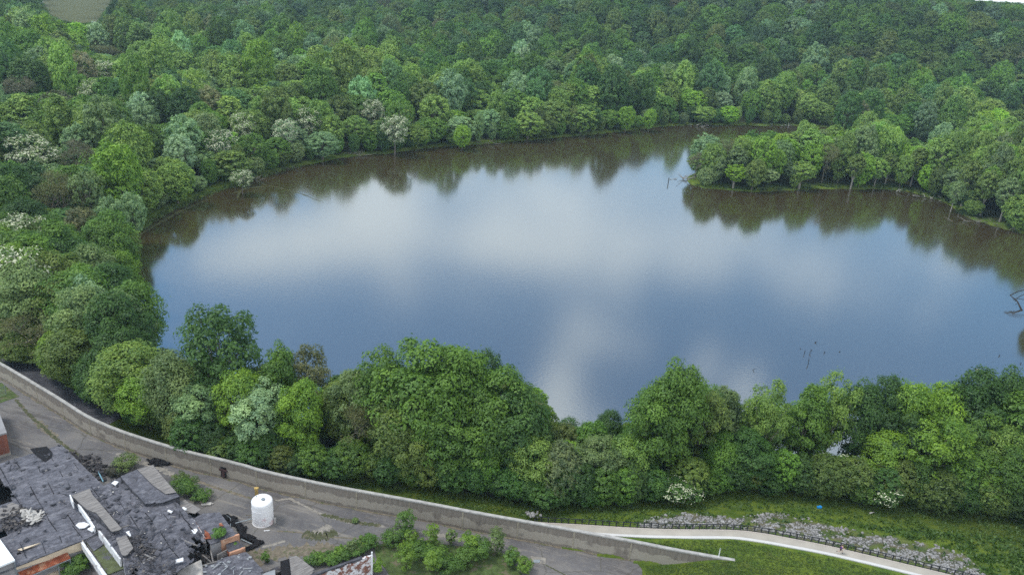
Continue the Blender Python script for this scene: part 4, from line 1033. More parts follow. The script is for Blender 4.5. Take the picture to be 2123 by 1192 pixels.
for i in reversed(use):
    oi = N.new('GeometryNodeObjectInfo'); oi.transform_space = 'ORIGINAL'; oi.inputs['Object'].default_value = protos[i][1]
    gti = N.new('GeometryNodeGeometryToInstance'); L.new(oi.outputs['Geometry'], gti.inputs[0]); L.new(gti.outputs[0], join.inputs[0])
def named(nm, ty):
    a = N.new('GeometryNodeInputNamedAttribute'); a.data_type = ty; a.inputs[0].default_value = nm; return a.outputs[0]
setm = N.new('GeometryNodeSetMaterial'); setm.inputs['Material'].default_value = M['leaf_stuff']
L.new(join.outputs[0], setm.inputs[0]); L.new(gi.outputs[0], iop.inputs['Points']); L.new(setm.outputs[0], iop.inputs['Instance'])
iop.inputs['Pick Instance'].default_value = True; L.new(named('ix', 'INT'), iop.inputs['Instance Index']); L.new(named('sc', 'FLOAT_VECTOR'), iop.inputs['Scale'])
cx = N.new('ShaderNodeCombineXYZ'); L.new(named('ro', 'FLOAT'), cx.inputs[2]); e2r = N.new('FunctionNodeEulerToRotation'); L.new(cx.outputs[0], e2r.inputs[0]); L.new(e2r.outputs[0], iop.inputs['Rotation'])
L.new(iop.outputs[0], go.inputs[0]); md = wood.modifiers.new('plant', 'NODES'); md.node_group = ng

# ------------------------------------------------------------------ works in ruins
def P_(lst, z): return [tuple(at(x, y, z)) for x, y in lst]
def walls(poly, z0, z1, mt, name, parent, T=.25, skip=()):
    for i in range(len(poly)):
        if i in skip: continue
        a = np.array(poly[i][:2]); b = np.array(poly[(i+1) % len(poly)][:2]); d = b-a; Ln = np.linalg.norm(d)
        if Ln < .3: continue
        d = d/Ln; nn = np.array([-d[1], d[0]]); c = sum(np.array(p[:2]) for p in poly)/len(poly)
        if nn@(c-a) < 0: nn = -nn
        mb = MB(); mb.prism([a+d*.02, b-d*.02, b-d*.02+nn*T, a+d*.02+nn*T], z0, z1); mb.build(name, mt, parent)
def roof_sheet(poly, z, mt, name, parent, holes=(), cell=.5, amp=.05, thick=.16, slope=None, sag=()):
    """roof deck on a grid laid along the building, holes burnt through, sagging near them"""
    P = np.array([p[:2] for p in poly]); U = P@BU; Vv = P@BV
    us = np.arange(U.min(), U.max()+cell, cell); vs = np.arange(Vv.min(), Vv.max()+cell, cell)
    g = np.array([[u, v] for v in vs for u in us]); W = g[:, :1]*BU+g[:, 1:]*BV; ins_ = inside(W, P); dd, _, _ = seg_dist(W, P, True)
    nu = len(us); ok = np.zeros(len(g), bool); near = dd < cell*.75; ok = ins_ | near
    # pull rim points onto the outline
    for i in np.where(near)[0]:
        best = None
        for k in range(len(P)):
            a = P[k]; b = P[(k+1) % len(P)]; t = np.clip((W[i]-a)@(b-a)/((b-a)@(b-a)), 0, 1); qq = a+(b-a)*t; dq = np.linalg.norm(W[i]-qq)
            if best is None or dq < best[0]: best = (dq, qq)
        if not ins_[i] or dd[i] < cell*.45: W[i] = best[1]
    HP = [np.array([h_[:2] for h_ in hp]) for hp in holes]; inh = np.zeros(len(g), bool); dh = np.full(len(g), 99.)
    for hp in HP:
        inh |= inside(W, hp); dh = np.minimum(dh, seg_dist(W, hp, True)[0])
    zz = np.full(len(g), float(z)) if slope is None else np.array([slope(*w_) for w_ in W])
    nzv = np.array([mnoise.noise(Vector((a[0]*.45, a[1]*.45, z)))*.7+mnoise.noise(Vector((a[0]*1.5, a[1]*1.5, 7+z)))*.45 for a in W])
    zz = zz+nzv*amp*2.2-np.exp(-dh/1.2)*.35*(dh < 50)
    for (sx, sy, sr, sd) in sag: zz -= sd*np.exp(-((W[:, 0]-sx)**2+(W[:, 1]-sy)**2)/(sr*sr))
    mb = MB(); mp = {}
    V = []; F = []
    for j in range(len(vs)-1):
        for i in range(nu-1):
            q = [j*nu+i, j*nu+i+1, (j+1)*nu+i+1, (j+1)*nu+i]
            if not all(ok[k] for k in q): continue
            c = W[q].mean(0)
            if not inside(c[None], P)[0]: continue
            if inh[q].sum() >= 3+(mnoise.noise(Vector((c[0]*2, c[1]*2, 1))) > .1): continue
            F.append(q)
    used = sorted({k for f in F for k in f}); mp = {k: n for n, k in enumerate(used)}
    V = [(W[k][0], W[k][1], zz[k]) for k in used]; n = len(V); V += [(a, b, c-thick) for a, b, c in V]
    F1 = [tuple(mp[k] for k in f) for f in F]; ed = {}
    for f in F1:
        for k in range(4): e = (f[k], f[(k+1) % 4]); ed[e] = 1
    F2 = [tuple(reversed([k+n for k in f])) for f in F1]; F3 = [(b, a, a+n, b+n) for (a, b) in ed if (b, a) not in ed]
    mb.add(V, F1+F2+F3); return mb.build(name, mt, parent)
def rubble(region, n, z0, zr, mt, name, label, cat, size=(.15, .9), seed=1, flat=.35, parent=None, zf=None):
    rg = np.random.default_rng(seed); P = np.array([p[:2] for p in region]); lo, hi = P.min(0), P.max(0); mb = MB(); c = 0
    while c < n:
        q = rg.uniform(lo, hi)
        if not inside(q[None], P)[0]: continue
        c += 1; s = rg.uniform(*size); el_ = rg.random()
        sz = (s*(2.6 if el_ < .35 else 1), s*(.3 if el_ < .35 else .8), s*flat*(.4 if el_ < .35 else 1))
        rot = Matrix.Rotation(rg.uniform(0, 6.28), 3, 'Z') @ Matrix.Rotation(rg.normal(0, .35), 3, 'X') @ Matrix.Rotation(rg.normal(0, .3), 3, 'Y')
        zz = (zf(*q) if zf else z0)+rg.uniform(0, zr); mb.box((*q, zz), sz, rot)
    o = mb.build(name, mt, parent)
    if parent is None: tag(o, label, cat, kind='stuff')
    return o

Z1 = 4.2
w1 = empty('derelict_building', at(60, 1060, 0), 0, 'largest derelict building with worn black felt roof, lower left corner', 'building')
off = Vector(w1.location); 
class Shift:   # children are written in world coordinates, so cancel the root offset
    pass
def wroot(name, px, py, label, cat, z=0):
    o = empty(name, at(px, py, z), 0, label, cat); return o
def adopt(root):
    bpy.context.view_layer.update()
    for c in root.children: c.matrix_parent_inverse = Matrix.Translation(-Vector(root.location))
r1 = P_([(-170, 1012), (0, 960), (127, 921), (215, 1007), (148, 1026), (189, 1081), (205, 1102), (172, 1119), (32, 1174), (-170, 1255)], Z1)
hole1 = P_([(-60, 1010), (0, 985), (18, 1004), (32, 1030), (22, 1040), (-60, 1062)], Z1); hole2 = P_([(-60, 1075), (0, 1085), (12, 1095), (22, 1108), (-30, 1125)], Z1)
hole3 = P_([(22, 1145), (40, 1135), (78, 1123), (60, 1131), (42, 1142), (34, 1152)], Z1)
roof_sheet(r1, Z1, M['tar_roof'], 'roof', w1, [hole1, hole2, hole3], .5, .07)
walls(r1, -.2, Z1-.3, M['grey_wall'], 'wall', w1, .3)
fl = MB(); fl.prism([p[:2] for p in r1], .06, .5); fl.build('floor', M['char_and_shade'], w1)
fa = MB(); a, b = np.array(r1[8][:2]), np.array(r1[7][:2]); d = (b-a)/np.linalg.norm(b-a); nn = np.array([d[1], -d[0]])
fa.prism([a, b, b+nn*.08, a+nn*.08], [Z1-.5, Z1-1.6, Z1-1.6, Z1-.5], Z1-.02); fa.build('fascia_board', M['cream'], w1)
fb = MB(); fb.prism([a+nn*.1, a+(b-a)*.98+nn*.1, a+(b-a)*.98+nn*.16, a+nn*.16], Z1-.06, Z1+.06); fb.build('roof_edge', M['tar_dark'], w1)
dk = MB(); dp = P_([(62, 930), (97, 925), (109, 939), (105, 948), (93, 957), (70, 940)], Z1+.12); dk.add([(x, y, Z1+.15) for x, y, z in dp], [tuple(range(len(dp)-1, -1, -1))]); dk.build('felt_patch', M['char_and_shade'], w1)
ps = MB(); pp = P_([(0, 1055), (25, 1043), (45, 1050), (40, 1062), (0, 1078)], Z1); ps.add([(x, y, Z1+.17) for x, y, z in pp], [tuple(range(len(pp)-1, -1, -1))]); ps.build('bare_boards', M['plank'], w1)
lw = MB(); q = P_([(36, 1138), (84, 1124), (44, 1141)], Z1+.05); lw.add([tuple(q[0]), tuple(q[2]), tuple(q[1])], [(0, 1, 2)]); lw.add([(q[0][0], q[0][1], Z1-.7), (q[1][0], q[1][1], Z1-.1), q[1], q[0]], [(0, 1, 2, 3)]); lw.build('torn_board', M['cream'], w1)
def laps(poly, z, root, step, seed, along=BV, amp=.5):
    P = np.array([p[:2] for p in poly]); ax = along; ay = np.array([-ax[1], ax[0]]); rg = np.random.default_rng(seed); mb = MB(); U = P@ax; Vv = P@ay
    for v in np.arange(Vv.min()+1, Vv.max()-.5, step):
        u = U.min()
        while u < U.max():
            l = rg.uniform(1.2, 3.5); vv = v+rg.normal(0, .05); c = ax*(u+l/2)+ay*vv
            if inside(c[None], P)[0] and seg_dist(c[None], P, True)[0][0] > .6 and rg.random() < .5:
                zz = z+(mnoise.noise(Vector((c[0]*.45, c[1]*.45, z)))*.7+mnoise.noise(Vector((c[0]*1.5, c[1]*1.5, 7+z)))*.45)*amp*.2
                mb.box((*c, zz+.02), (l*1.02, rg.uniform(.03, .10), .09), Matrix.Rotation(math.atan2(ax[1], ax[0])+rg.normal(0, .05), 3, 'Z'))
            u += l
    mb.build('felt_lap', M['char_and_shade'], root)
laps(r1, Z1, w1, 2.3, 1)
adopt(w1)
rubble(P_([(0, 1062), (40, 1050), (92, 1058), (100, 1072), (70, 1090), (20, 1105), (0, 1100)], Z1), 160, Z1+.05, .2, M['rubble'], 'roof_rubble', 'dark and pale rubble strewn on the left part of the big roof', 'rubble', (.12, .7), 4, .14)
rubble(P_([(45, 1062), (64, 1060), (86, 1072), (84, 1082), (62, 1084), (52, 1074)], Z1), 55, Z1+.15, .15, M['pale_debris'], 'pale_debris', 'pale crumpled debris heap on the left part of the big roof', 'rubble', (.2, 1.0), 6, .10)
# raised eastern block
Z2 = 4.95
w2 = wroot('derelict_building', 300, 1080, 'derelict middle building, higher grey felt roof torn open toward the white tank', 'building')
r2 = P_([(147, 1026), (188, 1011), (214, 1006), (250, 988), (272, 1020), (300, 1043), (352, 1028), (404, 1078), (432, 1128), (405, 1150), (372, 1178), (345, 1200), (264, 1200), (253, 1157), (205, 1098), (189, 1081)], Z2)
holes2 = [P_([(400, 1105), (432, 1118), (440, 1135), (405, 1160), (385, 1150), (392, 1128)], Z2), P_([(268, 1168), (285, 1172), (285, 1200), (268, 1200)], Z2)]
roof_sheet(r2, Z2, M['tar_roof'], 'roof', w2, holes2, .45, .10, sag=[(*at(290, 1110, Z2)[:2], 2.2, .4), (*at(370, 1150, Z2)[:2], 3, .5)])
walls(r2, -.2, Z2-.35, M['grey_wall'], 'wall', w2, .3, skip=(7, 8, 9, 10, 11))
fl = MB(); fl.prism([p[:2] for p in r2], .06, 1.2); fl.build('floor', M['char_and_shade'], w2)
laps(r2, Z2, w2, 2.0, 2, amp=1.0)
def parapet(pts, z0, z1, mt, root, name='parapet', T=.22):
    for i in range(len(pts)-1):
        a, b = np.array(pts[i][:2]), np.array(pts[i+1][:2]); d = (b-a)/np.linalg.norm(b-a); nn = np.array([d[1], -d[0]])
        if nn@(np.array([0, 0])-a) < 0: nn = -nn
        mb = MB(); mb.prism([a+nn*.10, b+nn*.10, b+nn*(.10+T), a+nn*(.10+T)], z0, z1); mb.build(name, mt, root)
parapet(P_([(166, 1046), (190, 1079)], Z2), 3.9, Z2+.25, M['white'], w2)
parapet(P_([(190, 1079), (199, 1093)], Z2), 3.9, Z2+.1, M['white'], w2)
parapet(P_([(208, 1099), (253, 1158)], Z2), 3.75, Z2+.15, M['flake_white'], w2)
adopt(w2)
# long weathered board deck on top (fallen clerestory)
w3 = wroot('clerestory', 200, 1060, 'long slab of bare weathered boards raised along the middle roof', 'roof structure')
r3 = P_([(148, 1026), (186, 1012), (192, 1025), (253, 1096), (231, 1101), (200, 1062), (180, 1055)], Z2+.9)
roof_sheet(r3, Z2+.9, M['plank'], 'board_deck', w3, [], .4, .04, .12)
mb = MB(); mb.prism([p[:2] for p in P_([(151, 1028), (184, 1016), (248, 1093), (232, 1097)], Z2+.9)], Z2-.1, Z2+.7); mb.build('framing', M['tar_dark'], w3)
mb = MB(); q = P_([(147, 1025), (153, 1040)], Z2+.9); a, b = np.array(q[0][:2]), np.array(q[1][:2]); d = (b-a); d /= np.linalg.norm(d); nn = np.array([d[1], -d[0]]); nn = nn if nn@(-a) > 0 else -nn
mb.prism([a+nn*.05, b+nn*.05, b+nn*.2, a+nn*.2], Z2-.2, Z2+.95); mb.build('end_post', M['white'], w3)
adopt(w3)
w3b = wroot('board_slab', 228, 1130, 'short broken slab of grey boards below the long one', 'debris'); r3b = P_([(240, 1113), (262, 1109), (276, 1133), (262, 1150), (252, 1148)], Z2+.5)
roof_sheet(r3b, Z2+.45, M['plank'], 'boards', w3b, [], .4, .12, .12); mb = MB(); mb.prism([p[:2] for p in P_([(243, 1116), (260, 1112), (272, 1132), (261, 1146)], Z2+.4)], Z2-.3, Z2+.2); mb.build('joists', M['dark_wood'], w3b); adopt(w3b)
# north-east corner roof, boards showing
Z3 = 5.6
w4 = wroot('derelict_building', 310, 1000, 'small tilted derelict roof with bare grey boards nearest the flood wall', 'building')
r4 = P_([(249, 987), (285, 972), (317, 964), (352, 1004), (372, 1028), (340, 1040), (301, 1043)], Z3)
roof_sheet(r4, Z3, M['tar_roof'], 'roof', w4, [], .42, .07)
pl = MB(); q = P_([(284, 974), (317, 966), (350, 1005), (366, 1022), (344, 1026), (318, 1008)], Z3); pl.add([(x, y, Z3+.2) for x, y, z in q], [tuple(range(len(q)-1, -1, -1))]); pl.build('bare_boards', M['plank'], w4)
walls(r4, -.2, Z3-.35, M['tar_dark'], 'wall', w4, .3); adopt(w4)
w4b = wroot('collapsed_roof_edge', 395, 1045, 'splintered grey roof edge sliding off beside the bush and the green litter', 'debris'); r4b = P_([(370, 1038), (382, 1030), (398, 1042), (417, 1058), (404, 1064), (384, 1060)], 4.6)
roof_sheet(r4b, 4.6, M['plank'], 'boards', w4b, [], .35, .12, .12, slope=lambda x, y: 4.4+.12*(x-at(395, 1045, 4.5)[0])); walls(r4b, -.1, 3.7, M['tar_dark'], 'wall', w4b, .2); adopt(w4b)
# small eastern roofs with orange block gables
Z5 = 4.3
w5 = wroot('outbuilding', 455, 1095, 'small grey-roofed outbuilding with orange block wall, upper of two', 'building')
r5 = P_([(399, 1076), (420, 1064), (455, 1061), (488, 1104), (494, 1107), (436, 1127), (424, 1112)], Z5)
roof_sheet(r5, Z5, M['tar_roof'], 'roof', w5, [], .4, .06)
def face_wall(pxa, pxb, ztop, zbot, mt, name, root, out=.06, T=.25):
    a, b = at(*pxa, ztop)[:2], at(*pxb, ztop)[:2]; d = (b-a)/np.linalg.norm(b-a); nn = np.array([d[1], -d[0]]); nn = nn if nn@(-a) > 0 else -nn
    mb = MB(); mb.prism([a-nn*T, b-nn*T, b+nn*out, a+nn*out], zbot, ztop-.02); return mb.build(name, mt, root)
walls(r5, -.1, Z5-.3, M['grey_wall'], 'wall', w5, .2, skip=(5,)); face_wall((458, 1120), (496, 1107), Z5, 2.2, M['orange_block'], 'block_wall', w5)
face_wall((401, 1076), (424, 1114), Z5+.35, Z5-.6, M['flake_brick'], 'parapet', w5, .2, .1)
mb = MB(); q = P_([(424, 1098), (433, 1104), (438, 1116), (424, 1117)], Z5+.2); mb.add([(x, y, Z5+.22) for x, y, z in q], [(3, 2, 1, 0)]); mb.build('rust_patch', M['rust'], w5)
mb = MB(); q = P_([(454, 1084), (459, 1083), (464, 1090), (455, 1090)], Z5+.2); mb.add([(x, y, Z5+.22) for x, y, z in q], [(3, 2, 1, 0)]); mb.build('rust_patch', M['rust'], w5); adopt(w5)
w6 = wroot('outbuilding', 490, 1130, 'small grey-roofed outbuilding with orange block wall, lower of two', 'building')
r6 = P_([(468, 1122), (487, 1115), (507, 1133), (476, 1143), (470, 1138)], 3.4); roof_sheet(r6, 3.4, M['tar_dark'], 'roof', w6, [], .35, .05)
walls(r6, -.1, 3.1, M['rust'], 'wall', w6, .2, skip=(2,)); face_wall((476, 1146), (508, 1134), 3.4, 1.7, M['orange_block'], 'block_wall', w6)
mb = MB(); q = P_([(450, 1150), (473, 1138)], 3.2); a, b = np.array(q[0]), np.array(q[1]); [mb.tube([a+np.array([0, 0, -.25*k]), b+np.array([0, -.1*k, -.25*k])], .09, 5) for k in range(5)]; mb.build('sloping_boards', M['plank'], w6); adopt(w6)
w7 = wroot('derelict_building', 480, 1175, 'derelict building with dark crumpled roof at the bottom edge below the orange block walls', 'building')
r7 = P_([(420, 1176), (440, 1166), (460, 1158), (511, 1143), (546, 1182), (520, 1230), (420, 1240)], 3.0)
roof_sheet(r7, 3.0, M['tar_roof'], 'roof', w7, [], .45, .13); walls(r7, -.1, 2.7, M['grey_wall'], 'wall', w7, .25); fl = MB(); fl.prism([p[:2] for p in r7], .06, .8); fl.build('floor', M['char_and_shade'], w7); adopt(w7)
# burnt pit between them
pit = P_([(395, 1128), (436, 1112), (462, 1118), (470, 1140), (452, 1162), (395, 1185), (372, 1178)], 1.5)
rubble(pit, 260, .3, 1.7, M['rubble'], 'burnt_rubble', 'charred rubble filling the pit between the torn roof and outbuildings', 'rubble', (.2, 1.3), 9)
mb = MB(); mb.prism([p[:2] for p in pit], .06, .35); tag(mb.build('burnt_ground', M['char_and_shade']), 'charred ground of the burnt pit', kind='structure')
mb = MB(); q = P_([(368, 1184), (392, 1172), (417, 1163), (421, 1176), (424, 1200), (368, 1205)], 2.6); mb.prism([p[:2] for p in q], 2.2, [2.5, 2.7, 2.9, 2.6, 2.4, 2.3]); o = tag(mb.build('fallen_ceiling_sheet', M['pale_debris']), 'torn pale sheet fallen at the bottom edge beside the burnt pit', 'debris')
for k, (a_, b_, z_) in enumerate([((383, 1120), (398, 1127), 5.2), ((392, 1124), (410, 1131), 5.1), ((300, 1149), (318, 1158), 5.15), ((305, 1160), (322, 1153), 5.2), ((420, 1150), (438, 1165), 2.6), ((436, 1138), (442, 1166), 2.9), ((250, 1094), (268, 1088), 5.3), ((420, 1172), (450, 1163), 3.1)]):
    mb = MB(); mb.tube([at(*a_, z_), at(*b_, z_+.2)], .1, 4); tag(mb.build('beam', M['plank']), ['thin beam over the burnt pit, upper one', 'thin beam over the burnt pit, lower one', 'pale broken lath on the torn middle roof, left one', 'pale broken lath on the torn middle roof, crossing the other', 'short beam standing in the burnt pit', 'upright post at the right of the burnt pit', 'thin pale lath beside the end of the long board slab', 'dark beam along the front of the burnt pit'][k], 'beam')
# mossy low roof with white parapets, courtyard and rusty canopy
w8 = wroot('derelict_building', 215, 1160, 'low derelict roof greened with moss between two white parapets', 'building')
r8 = P_([(178, 1122), (205, 1103), (251, 1157), (262, 1168), (258, 1176), (224, 1190)], 3.7)
q8 = roof_sheet(r8, 3.7, M['moss_roof'], 'roof', w8, [], .45, .08); walls(r8, -.1, 3.4, M['grey_wall'], 'wall', w8, .2)
mb = MB(); q = P_([(178, 1122), (205, 1103), (222, 1124), (195, 1143)], 3.7); mb.add([(x, y, 3.83) for x, y, z in q], [(3, 2, 1, 0)]); mb.build('bare_felt', M['tar_roof'], w8)
a, b = at(171, 1120, 4.1)[:2], at(224, 1194, 4.1)[:2]; d = (b-a)/np.linalg.norm(b-a); nn = np.array([d[1], -d[0]]); nn = nn if nn@(-a) > 0 else -nn
mb = MB(); mb.prism([a, b, b+nn*.45, a+nn*.3], 2.9, 4.1); mb.build('parapet', M['flake_white'], w8); adopt(w8)
cn = wroot('rusty_canopy', 90, 1175, 'rust-red corrugated canopy under the cream fascia', 'canopy')
def corr(p00, p01, p10, p11, n, amp, mt, name, root):
    mb = MB(); vs = []
    for i in range(n+1):
        t = i/n; a_ = np.array(p00)*(1-t)+np.array(p01)*t; b_ = np.array(p10)*(1-t)+np.array(p11)*t; z = amp*(i % 2); vs += [a_+[0, 0, z], b_+[0, 0, z]]
    mb.add(vs, [(2*i, 2*i+1, 2*i+3, 2*i+2) for i in range(n)]); return mb.build(name, mt, root)
corr(at(32, 1178, 3.3), at(139, 1143, 3.3), at(46, 1200, 2.8), at(147, 1157, 2.8), 60, .09, M['rust'], 'sheet', cn)
mb = MB(); mb.tube([at(46, 1201, 2.72), at(147, 1158, 2.72)], .06, 5); [mb.tube([at(x, y, 2.75), np.append(at(x, y, 2.75)[:2], 0)], .07, 6) for x, y in ((60, 1195), (90, 1182), (120, 1169), (145, 1158))]; mb.build('frame', M['steel'], cn); adopt(cn)
# white-roofed building
w9 = wroot('white_roofed_building', -30, 1150, 'building with plain bright white roof in the bottom left corner', 'building')
r9 = P_([(-160, 1070), (-60, 1095), (0, 1118), (31, 1160), (0, 1175), (-160, 1245)], 5.4)
rr9 = P_([(-160, 1010), (0, 1117), (31, 1160), (-160, 1240)], 5.4)
mb = MB(); mb.prism([p[:2] for p in rr9], 5.15, 5.4); mb.build('roof', M['white_roof'], w9)
c9 = sum(np.array(p[:2]) for p in rr9)/4; ins9 = [c9+(np.array(p[:2])-c9)*.96 for p in rr9]; mb = MB(); mb.prism(ins9, -.1, 5.14); mb.build('wall', M['grey_wall'], w9)
mb = MB(); e = ins9[2]; mb.tube([(e[0]+.2, e[1]-.1, 5.0), (e[0]+.2, e[1]-.1, .1)], .08, 6); mb.build('downpipe', M['steel'], w9); adopt(w9)
# brick building at the left edge
w10 = wroot('brick_building', -30, 880, 'red brick building with flat grey roof cut by the left edge', 'building')
r10 = P_([(-140, 760), (-8, 815), (14, 903), (-140, 945)], 4.5); zr = 4.5
r10 = [tuple(at(-14, 822, zr)), tuple(at(14, 896, zr)), tuple(at(-130, 938, zr)), tuple(at(-150, 850, zr))]
mb = MB(); mb.prism([p[:2] for p in r10], 4.2, 4.5); mb.build('roof', M['grey_wall'], w10)
c10 = sum(np.array(p[:2]) for p in r10)/4; i10 = [c10+(np.array(p[:2])-c10)*.985 for p in r10]; mb = MB(); mb.prism(i10, .45, 4.19); mb.build('wall', M['brick'], w10)
mb = MB(); i11 = [c10+(np.array(p[:2])-c10)*1.0 for p in r10]; mb.prism(i11, -.1, .44); mb.build('plinth', M['concrete'], w10); adopt(w10)
fc = wroot('wire_fence', 6, 812, 'short wire fence stub beside the grass at the left edge', 'fence')
mb = MB(); A_, B_ = at(-20, 832, 0), at(13, 818, 0)
for t in (0, .5, 1): p = A_*(1-t)+B_*t; mb.tube([p, p+[0, 0, 2.0]], .06, 6)
mb.build('post', M['steel'], fc); mb = MB()
for z in np.arange(.2, 2.05, .3): mb.tube([A_+[0, 0, z], B_+[0, 0, z]], .02, 4, False)
mb.build('wire', M['steel'], fc); adopt(fc)
# grey shed and flaking white brick wall, bottom
w11 = wroot('grey_shed', 615, 1172, 'grey boarded shed roof with dark opening at the bottom edge', 'shed')
r11 = P_([(600, 1156), (615, 1151), (652, 1179), (640, 1200), (605, 1200)], 2.9); roof_sheet(r11, 2.9, M['plank'], 'roof', w11, [], .3, .03, .1); walls(r11, -.1, 2.75, M['grey_wall'], 'wall', w11, .15)
mb = MB(); mb.prism([p[:2] for p in P_([(581, 1163), (600, 1157), (612, 1182), (600, 1200), (583, 1200)], 2.4)], 0.06, 2.4); mb.build('opening_shade_block', M['char_and_shade'], w11); adopt(w11)  # solid near-black block, painted stand-in for the shade inside the opening
w12 = wroot('brick_wall', 700, 1175, 'ruined brick wall with flaking white paint at the bottom edge', 'wall')
a, b = at(560, 1226, 3.6), at(771, 1150, 3.6); nseg = 16
for layer in range(1):
    mb = MB(); d = (b-a)[:2]/np.linalg.norm((b-a)[:2]); nn = np.array([d[1], -d[0]])
    tops = [3.6-.28*abs(math.sin(i*2.1))*(i % 3 > 0)-(.1*(i % 2)) for i in range(nseg+1)]; vs = []
    for i in range(nseg+1):
        p = (a+(b-a)*i/nseg)[:2]; vs += [(*p, -.1), (*p, tops[i]), (*(p-nn*.35), tops[i]), (*(p-nn*.35), -.1)]
    fs = [(4*i+j, 4*i+4+j, 4*i+4+(j+1) % 4, 4*i+(j+1) % 4) for i in range(nseg) for j in range(4)]+[(0, 1, 2, 3), (4*nseg+3, 4*nseg+2, 4*nseg+1, 4*nseg)]
    mb.add(vs, fs); mb.build('face', M['flake_brick'], w12)
mb = MB(); mb.prism([(a-(b-a)*0)[:2]-nn*.40, (b)[:2]-nn*.4-d*1.5, b[:2]-nn*.02-d*1.5, a[:2]-nn*.02], 3.35, 3.72); mb.build('charred_top', M['tar_dark'], w12)
mb = MB(); mb.tube([b, b+[0, 0, .0]+np.array([0, 0, .55])], .12, 6); mb.tube([(b[0], b[1], 0), (b[0], b[1], 3.6)], .16, 6); mb.build('end_post', M['white'], w12); adopt(w12)
lo = wroot('grey_sheeting', 560, 1185, 'pale grey sheeting lying at the bottom edge left of the shed', 'debris')
mb = MB(); mb.prism([p[:2] for p in P_([(520, 1198), (552, 1186), (570, 1180), (572, 1205), (520, 1210)], 2.6)], 2.3, 2.6); mb.build('sheet', M['tin'], lo); mb = MB(); mb.prism([p[:2] for p in P_([(535, 1190), (580, 1172), (586, 1182), (540, 1198)], 2.2)], .06, 2.2); mb.build('heap', M['rubble'], lo); adopt(lo)
# courtyard floor wall pieces
mb = MB(); mb.prism([p[:2] for p in P_([(92, 1184), (120, 1172), (128, 1180), (96, 1195)], .8)], .05, .9); tag(mb.build('low_wall', M['cream']), 'low cream wall stub in the yard below the rusty canopy', 'wall')
rubble([p[:2] for p in r1], 150, Z1+.12, .06, M['tar_dark'], 'felt_scraps', 'curled black felt scraps over the big roof', 'scraps', (.15, .75), 31, .10)
rubble([p[:2] for p in r2], 170, Z2+.14, .08, M['tar_dark'], 'felt_scraps', 'curled black felt scraps over the middle roof', 'scraps', (.15, .8), 32, .12)
rubble([p[:2] for p in r2], 60, Z2+.18, .06, M['pale_debris'], 'pale_scraps', 'small pale scraps over the middle roof', 'scraps', (.06, .26), 33, .15)
rubble([p[:2] for p in r1], 45, Z1+.18, .06, M['plank'], 'pale_scraps', 'small grey scraps over the big roof', 'scraps', (.08, .3), 34, .15)
rubble([p[:2] for p in r7], 60, 3.1, .15, M['tin'], 'pale_scraps', 'bent grey scraps on the crumpled bottom roof', 'scraps', (.1, .5), 35, .12)
rubble(P_([(262, 1150), (300, 1140), (345, 1150), (370, 1192), (270, 1200)], Z2), 130, Z2, .2, M['rubble'], 'broken_boards', 'splintered boards on the torn lower end of the middle roof', 'boards', (.08, .45), 36, .15)
rubble(P_([(255, 1110), (300, 1115), (330, 1150), (290, 1150)], Z2), 60, Z2, .2, M['rubble'], 'broken_boards', 'dark broken pieces below the long board slab', 'boards', (.2, .8), 37, .15)
# white sheets lying on the roofs
for (pl_, z, lab) in [([(231, 1001), (238, 997), (246, 998), (240, 1006)], Z2+.25, 'white square sheet at the north edge of the roofs beside the blue pipe'),
                      ([(157, 1088), (163, 1084), (175, 1082), (185, 1087), (176, 1093), (165, 1095)], Z1+.3, 'widest white sheet, on the big roof left of the long white parapet'),
                      ([(181, 1096), (191, 1091), (200, 1095), (191, 1102)], Z1+.3, 'small white sheet just below the widest one on the big roof'),
                      ([(261, 1102), (268, 1101), (272, 1110), (268, 1111)], Z2+.3, 'narrow white sheet at the end of the long board slab'),
                      ([(397, 1098), (407, 1096), (414, 1103), (403, 1107)], Z2-.1, 'white sheet with brown stain beside the outbuilding parapet'),
                      ([(361, 1161), (380, 1156), (380, 1162), (364, 1166)], Z2+.1, 'white strip at the torn lower edge of the middle roof')]:
    q = P_(pl_, z); mb = MB(); mb.prism([p[:2] for p in q], z-.12, [z+.1*(i % 2) for i in range(len(q))]); tag(mb.build('white_sheet', M['white']), lab, 'sheet')
for (pa, pb_, z, lab) in [((349, 1058), (357, 1062), Z2+.2, 'white scrap at the foot of the splintered roof edge'), ((379, 1052), (386, 1056), 4.9, 'small white scrap on the splintered roof edge')]:
    mb = MB(); mb.tube([at(*pa, z), at(*pb_, z)], .18, 5); tag(mb.build('scrap', M['white']), lab, 'scrap')
# ------------------------------------------------------------------ tank and yard things
tb = at(545.5, 1080, .05); tk = empty('storage_tank', tb, .3, 'white cylindrical tank with domed top and faint dirty bands on the lot', 'tank')
Rt, Ht = 1.62, 3.9
prof = [(Rt+.05, -.05), (Rt+.05, .12), (Rt, .14)]+[(Rt, z) for z in np.linspace(.3, Ht, 12)]+[(Rt*.97, Ht+.16), (Rt*.86, Ht+.34), (Rt*.66, Ht+.50), (Rt*.4, Ht+.60), (.02, Ht+.64)]
mb = MB(); mb.lathe(prof, 40); mb.build('shell', M['tank'], tk, True)
mb = MB(); mb.lathe([(.28, 0), (.28, .14), (.02, .15)], 14, (.2, -.5, Ht+.52)); mh = mb.build('manhole', M['grey_wall'], tk); mb = MB(); mb.lathe([(.31, 0), (.31, .05), (.02, .07)], 14, (.2, -.5, Ht+.67)); mb.build('lid', M['steel'], mh)
mb = MB(); mb.lathe([(.09, 0), (.09, .3), (.01, .31)], 8, (-.8, .4, Ht+.42)); mb.build('vent', M['steel'], tk)
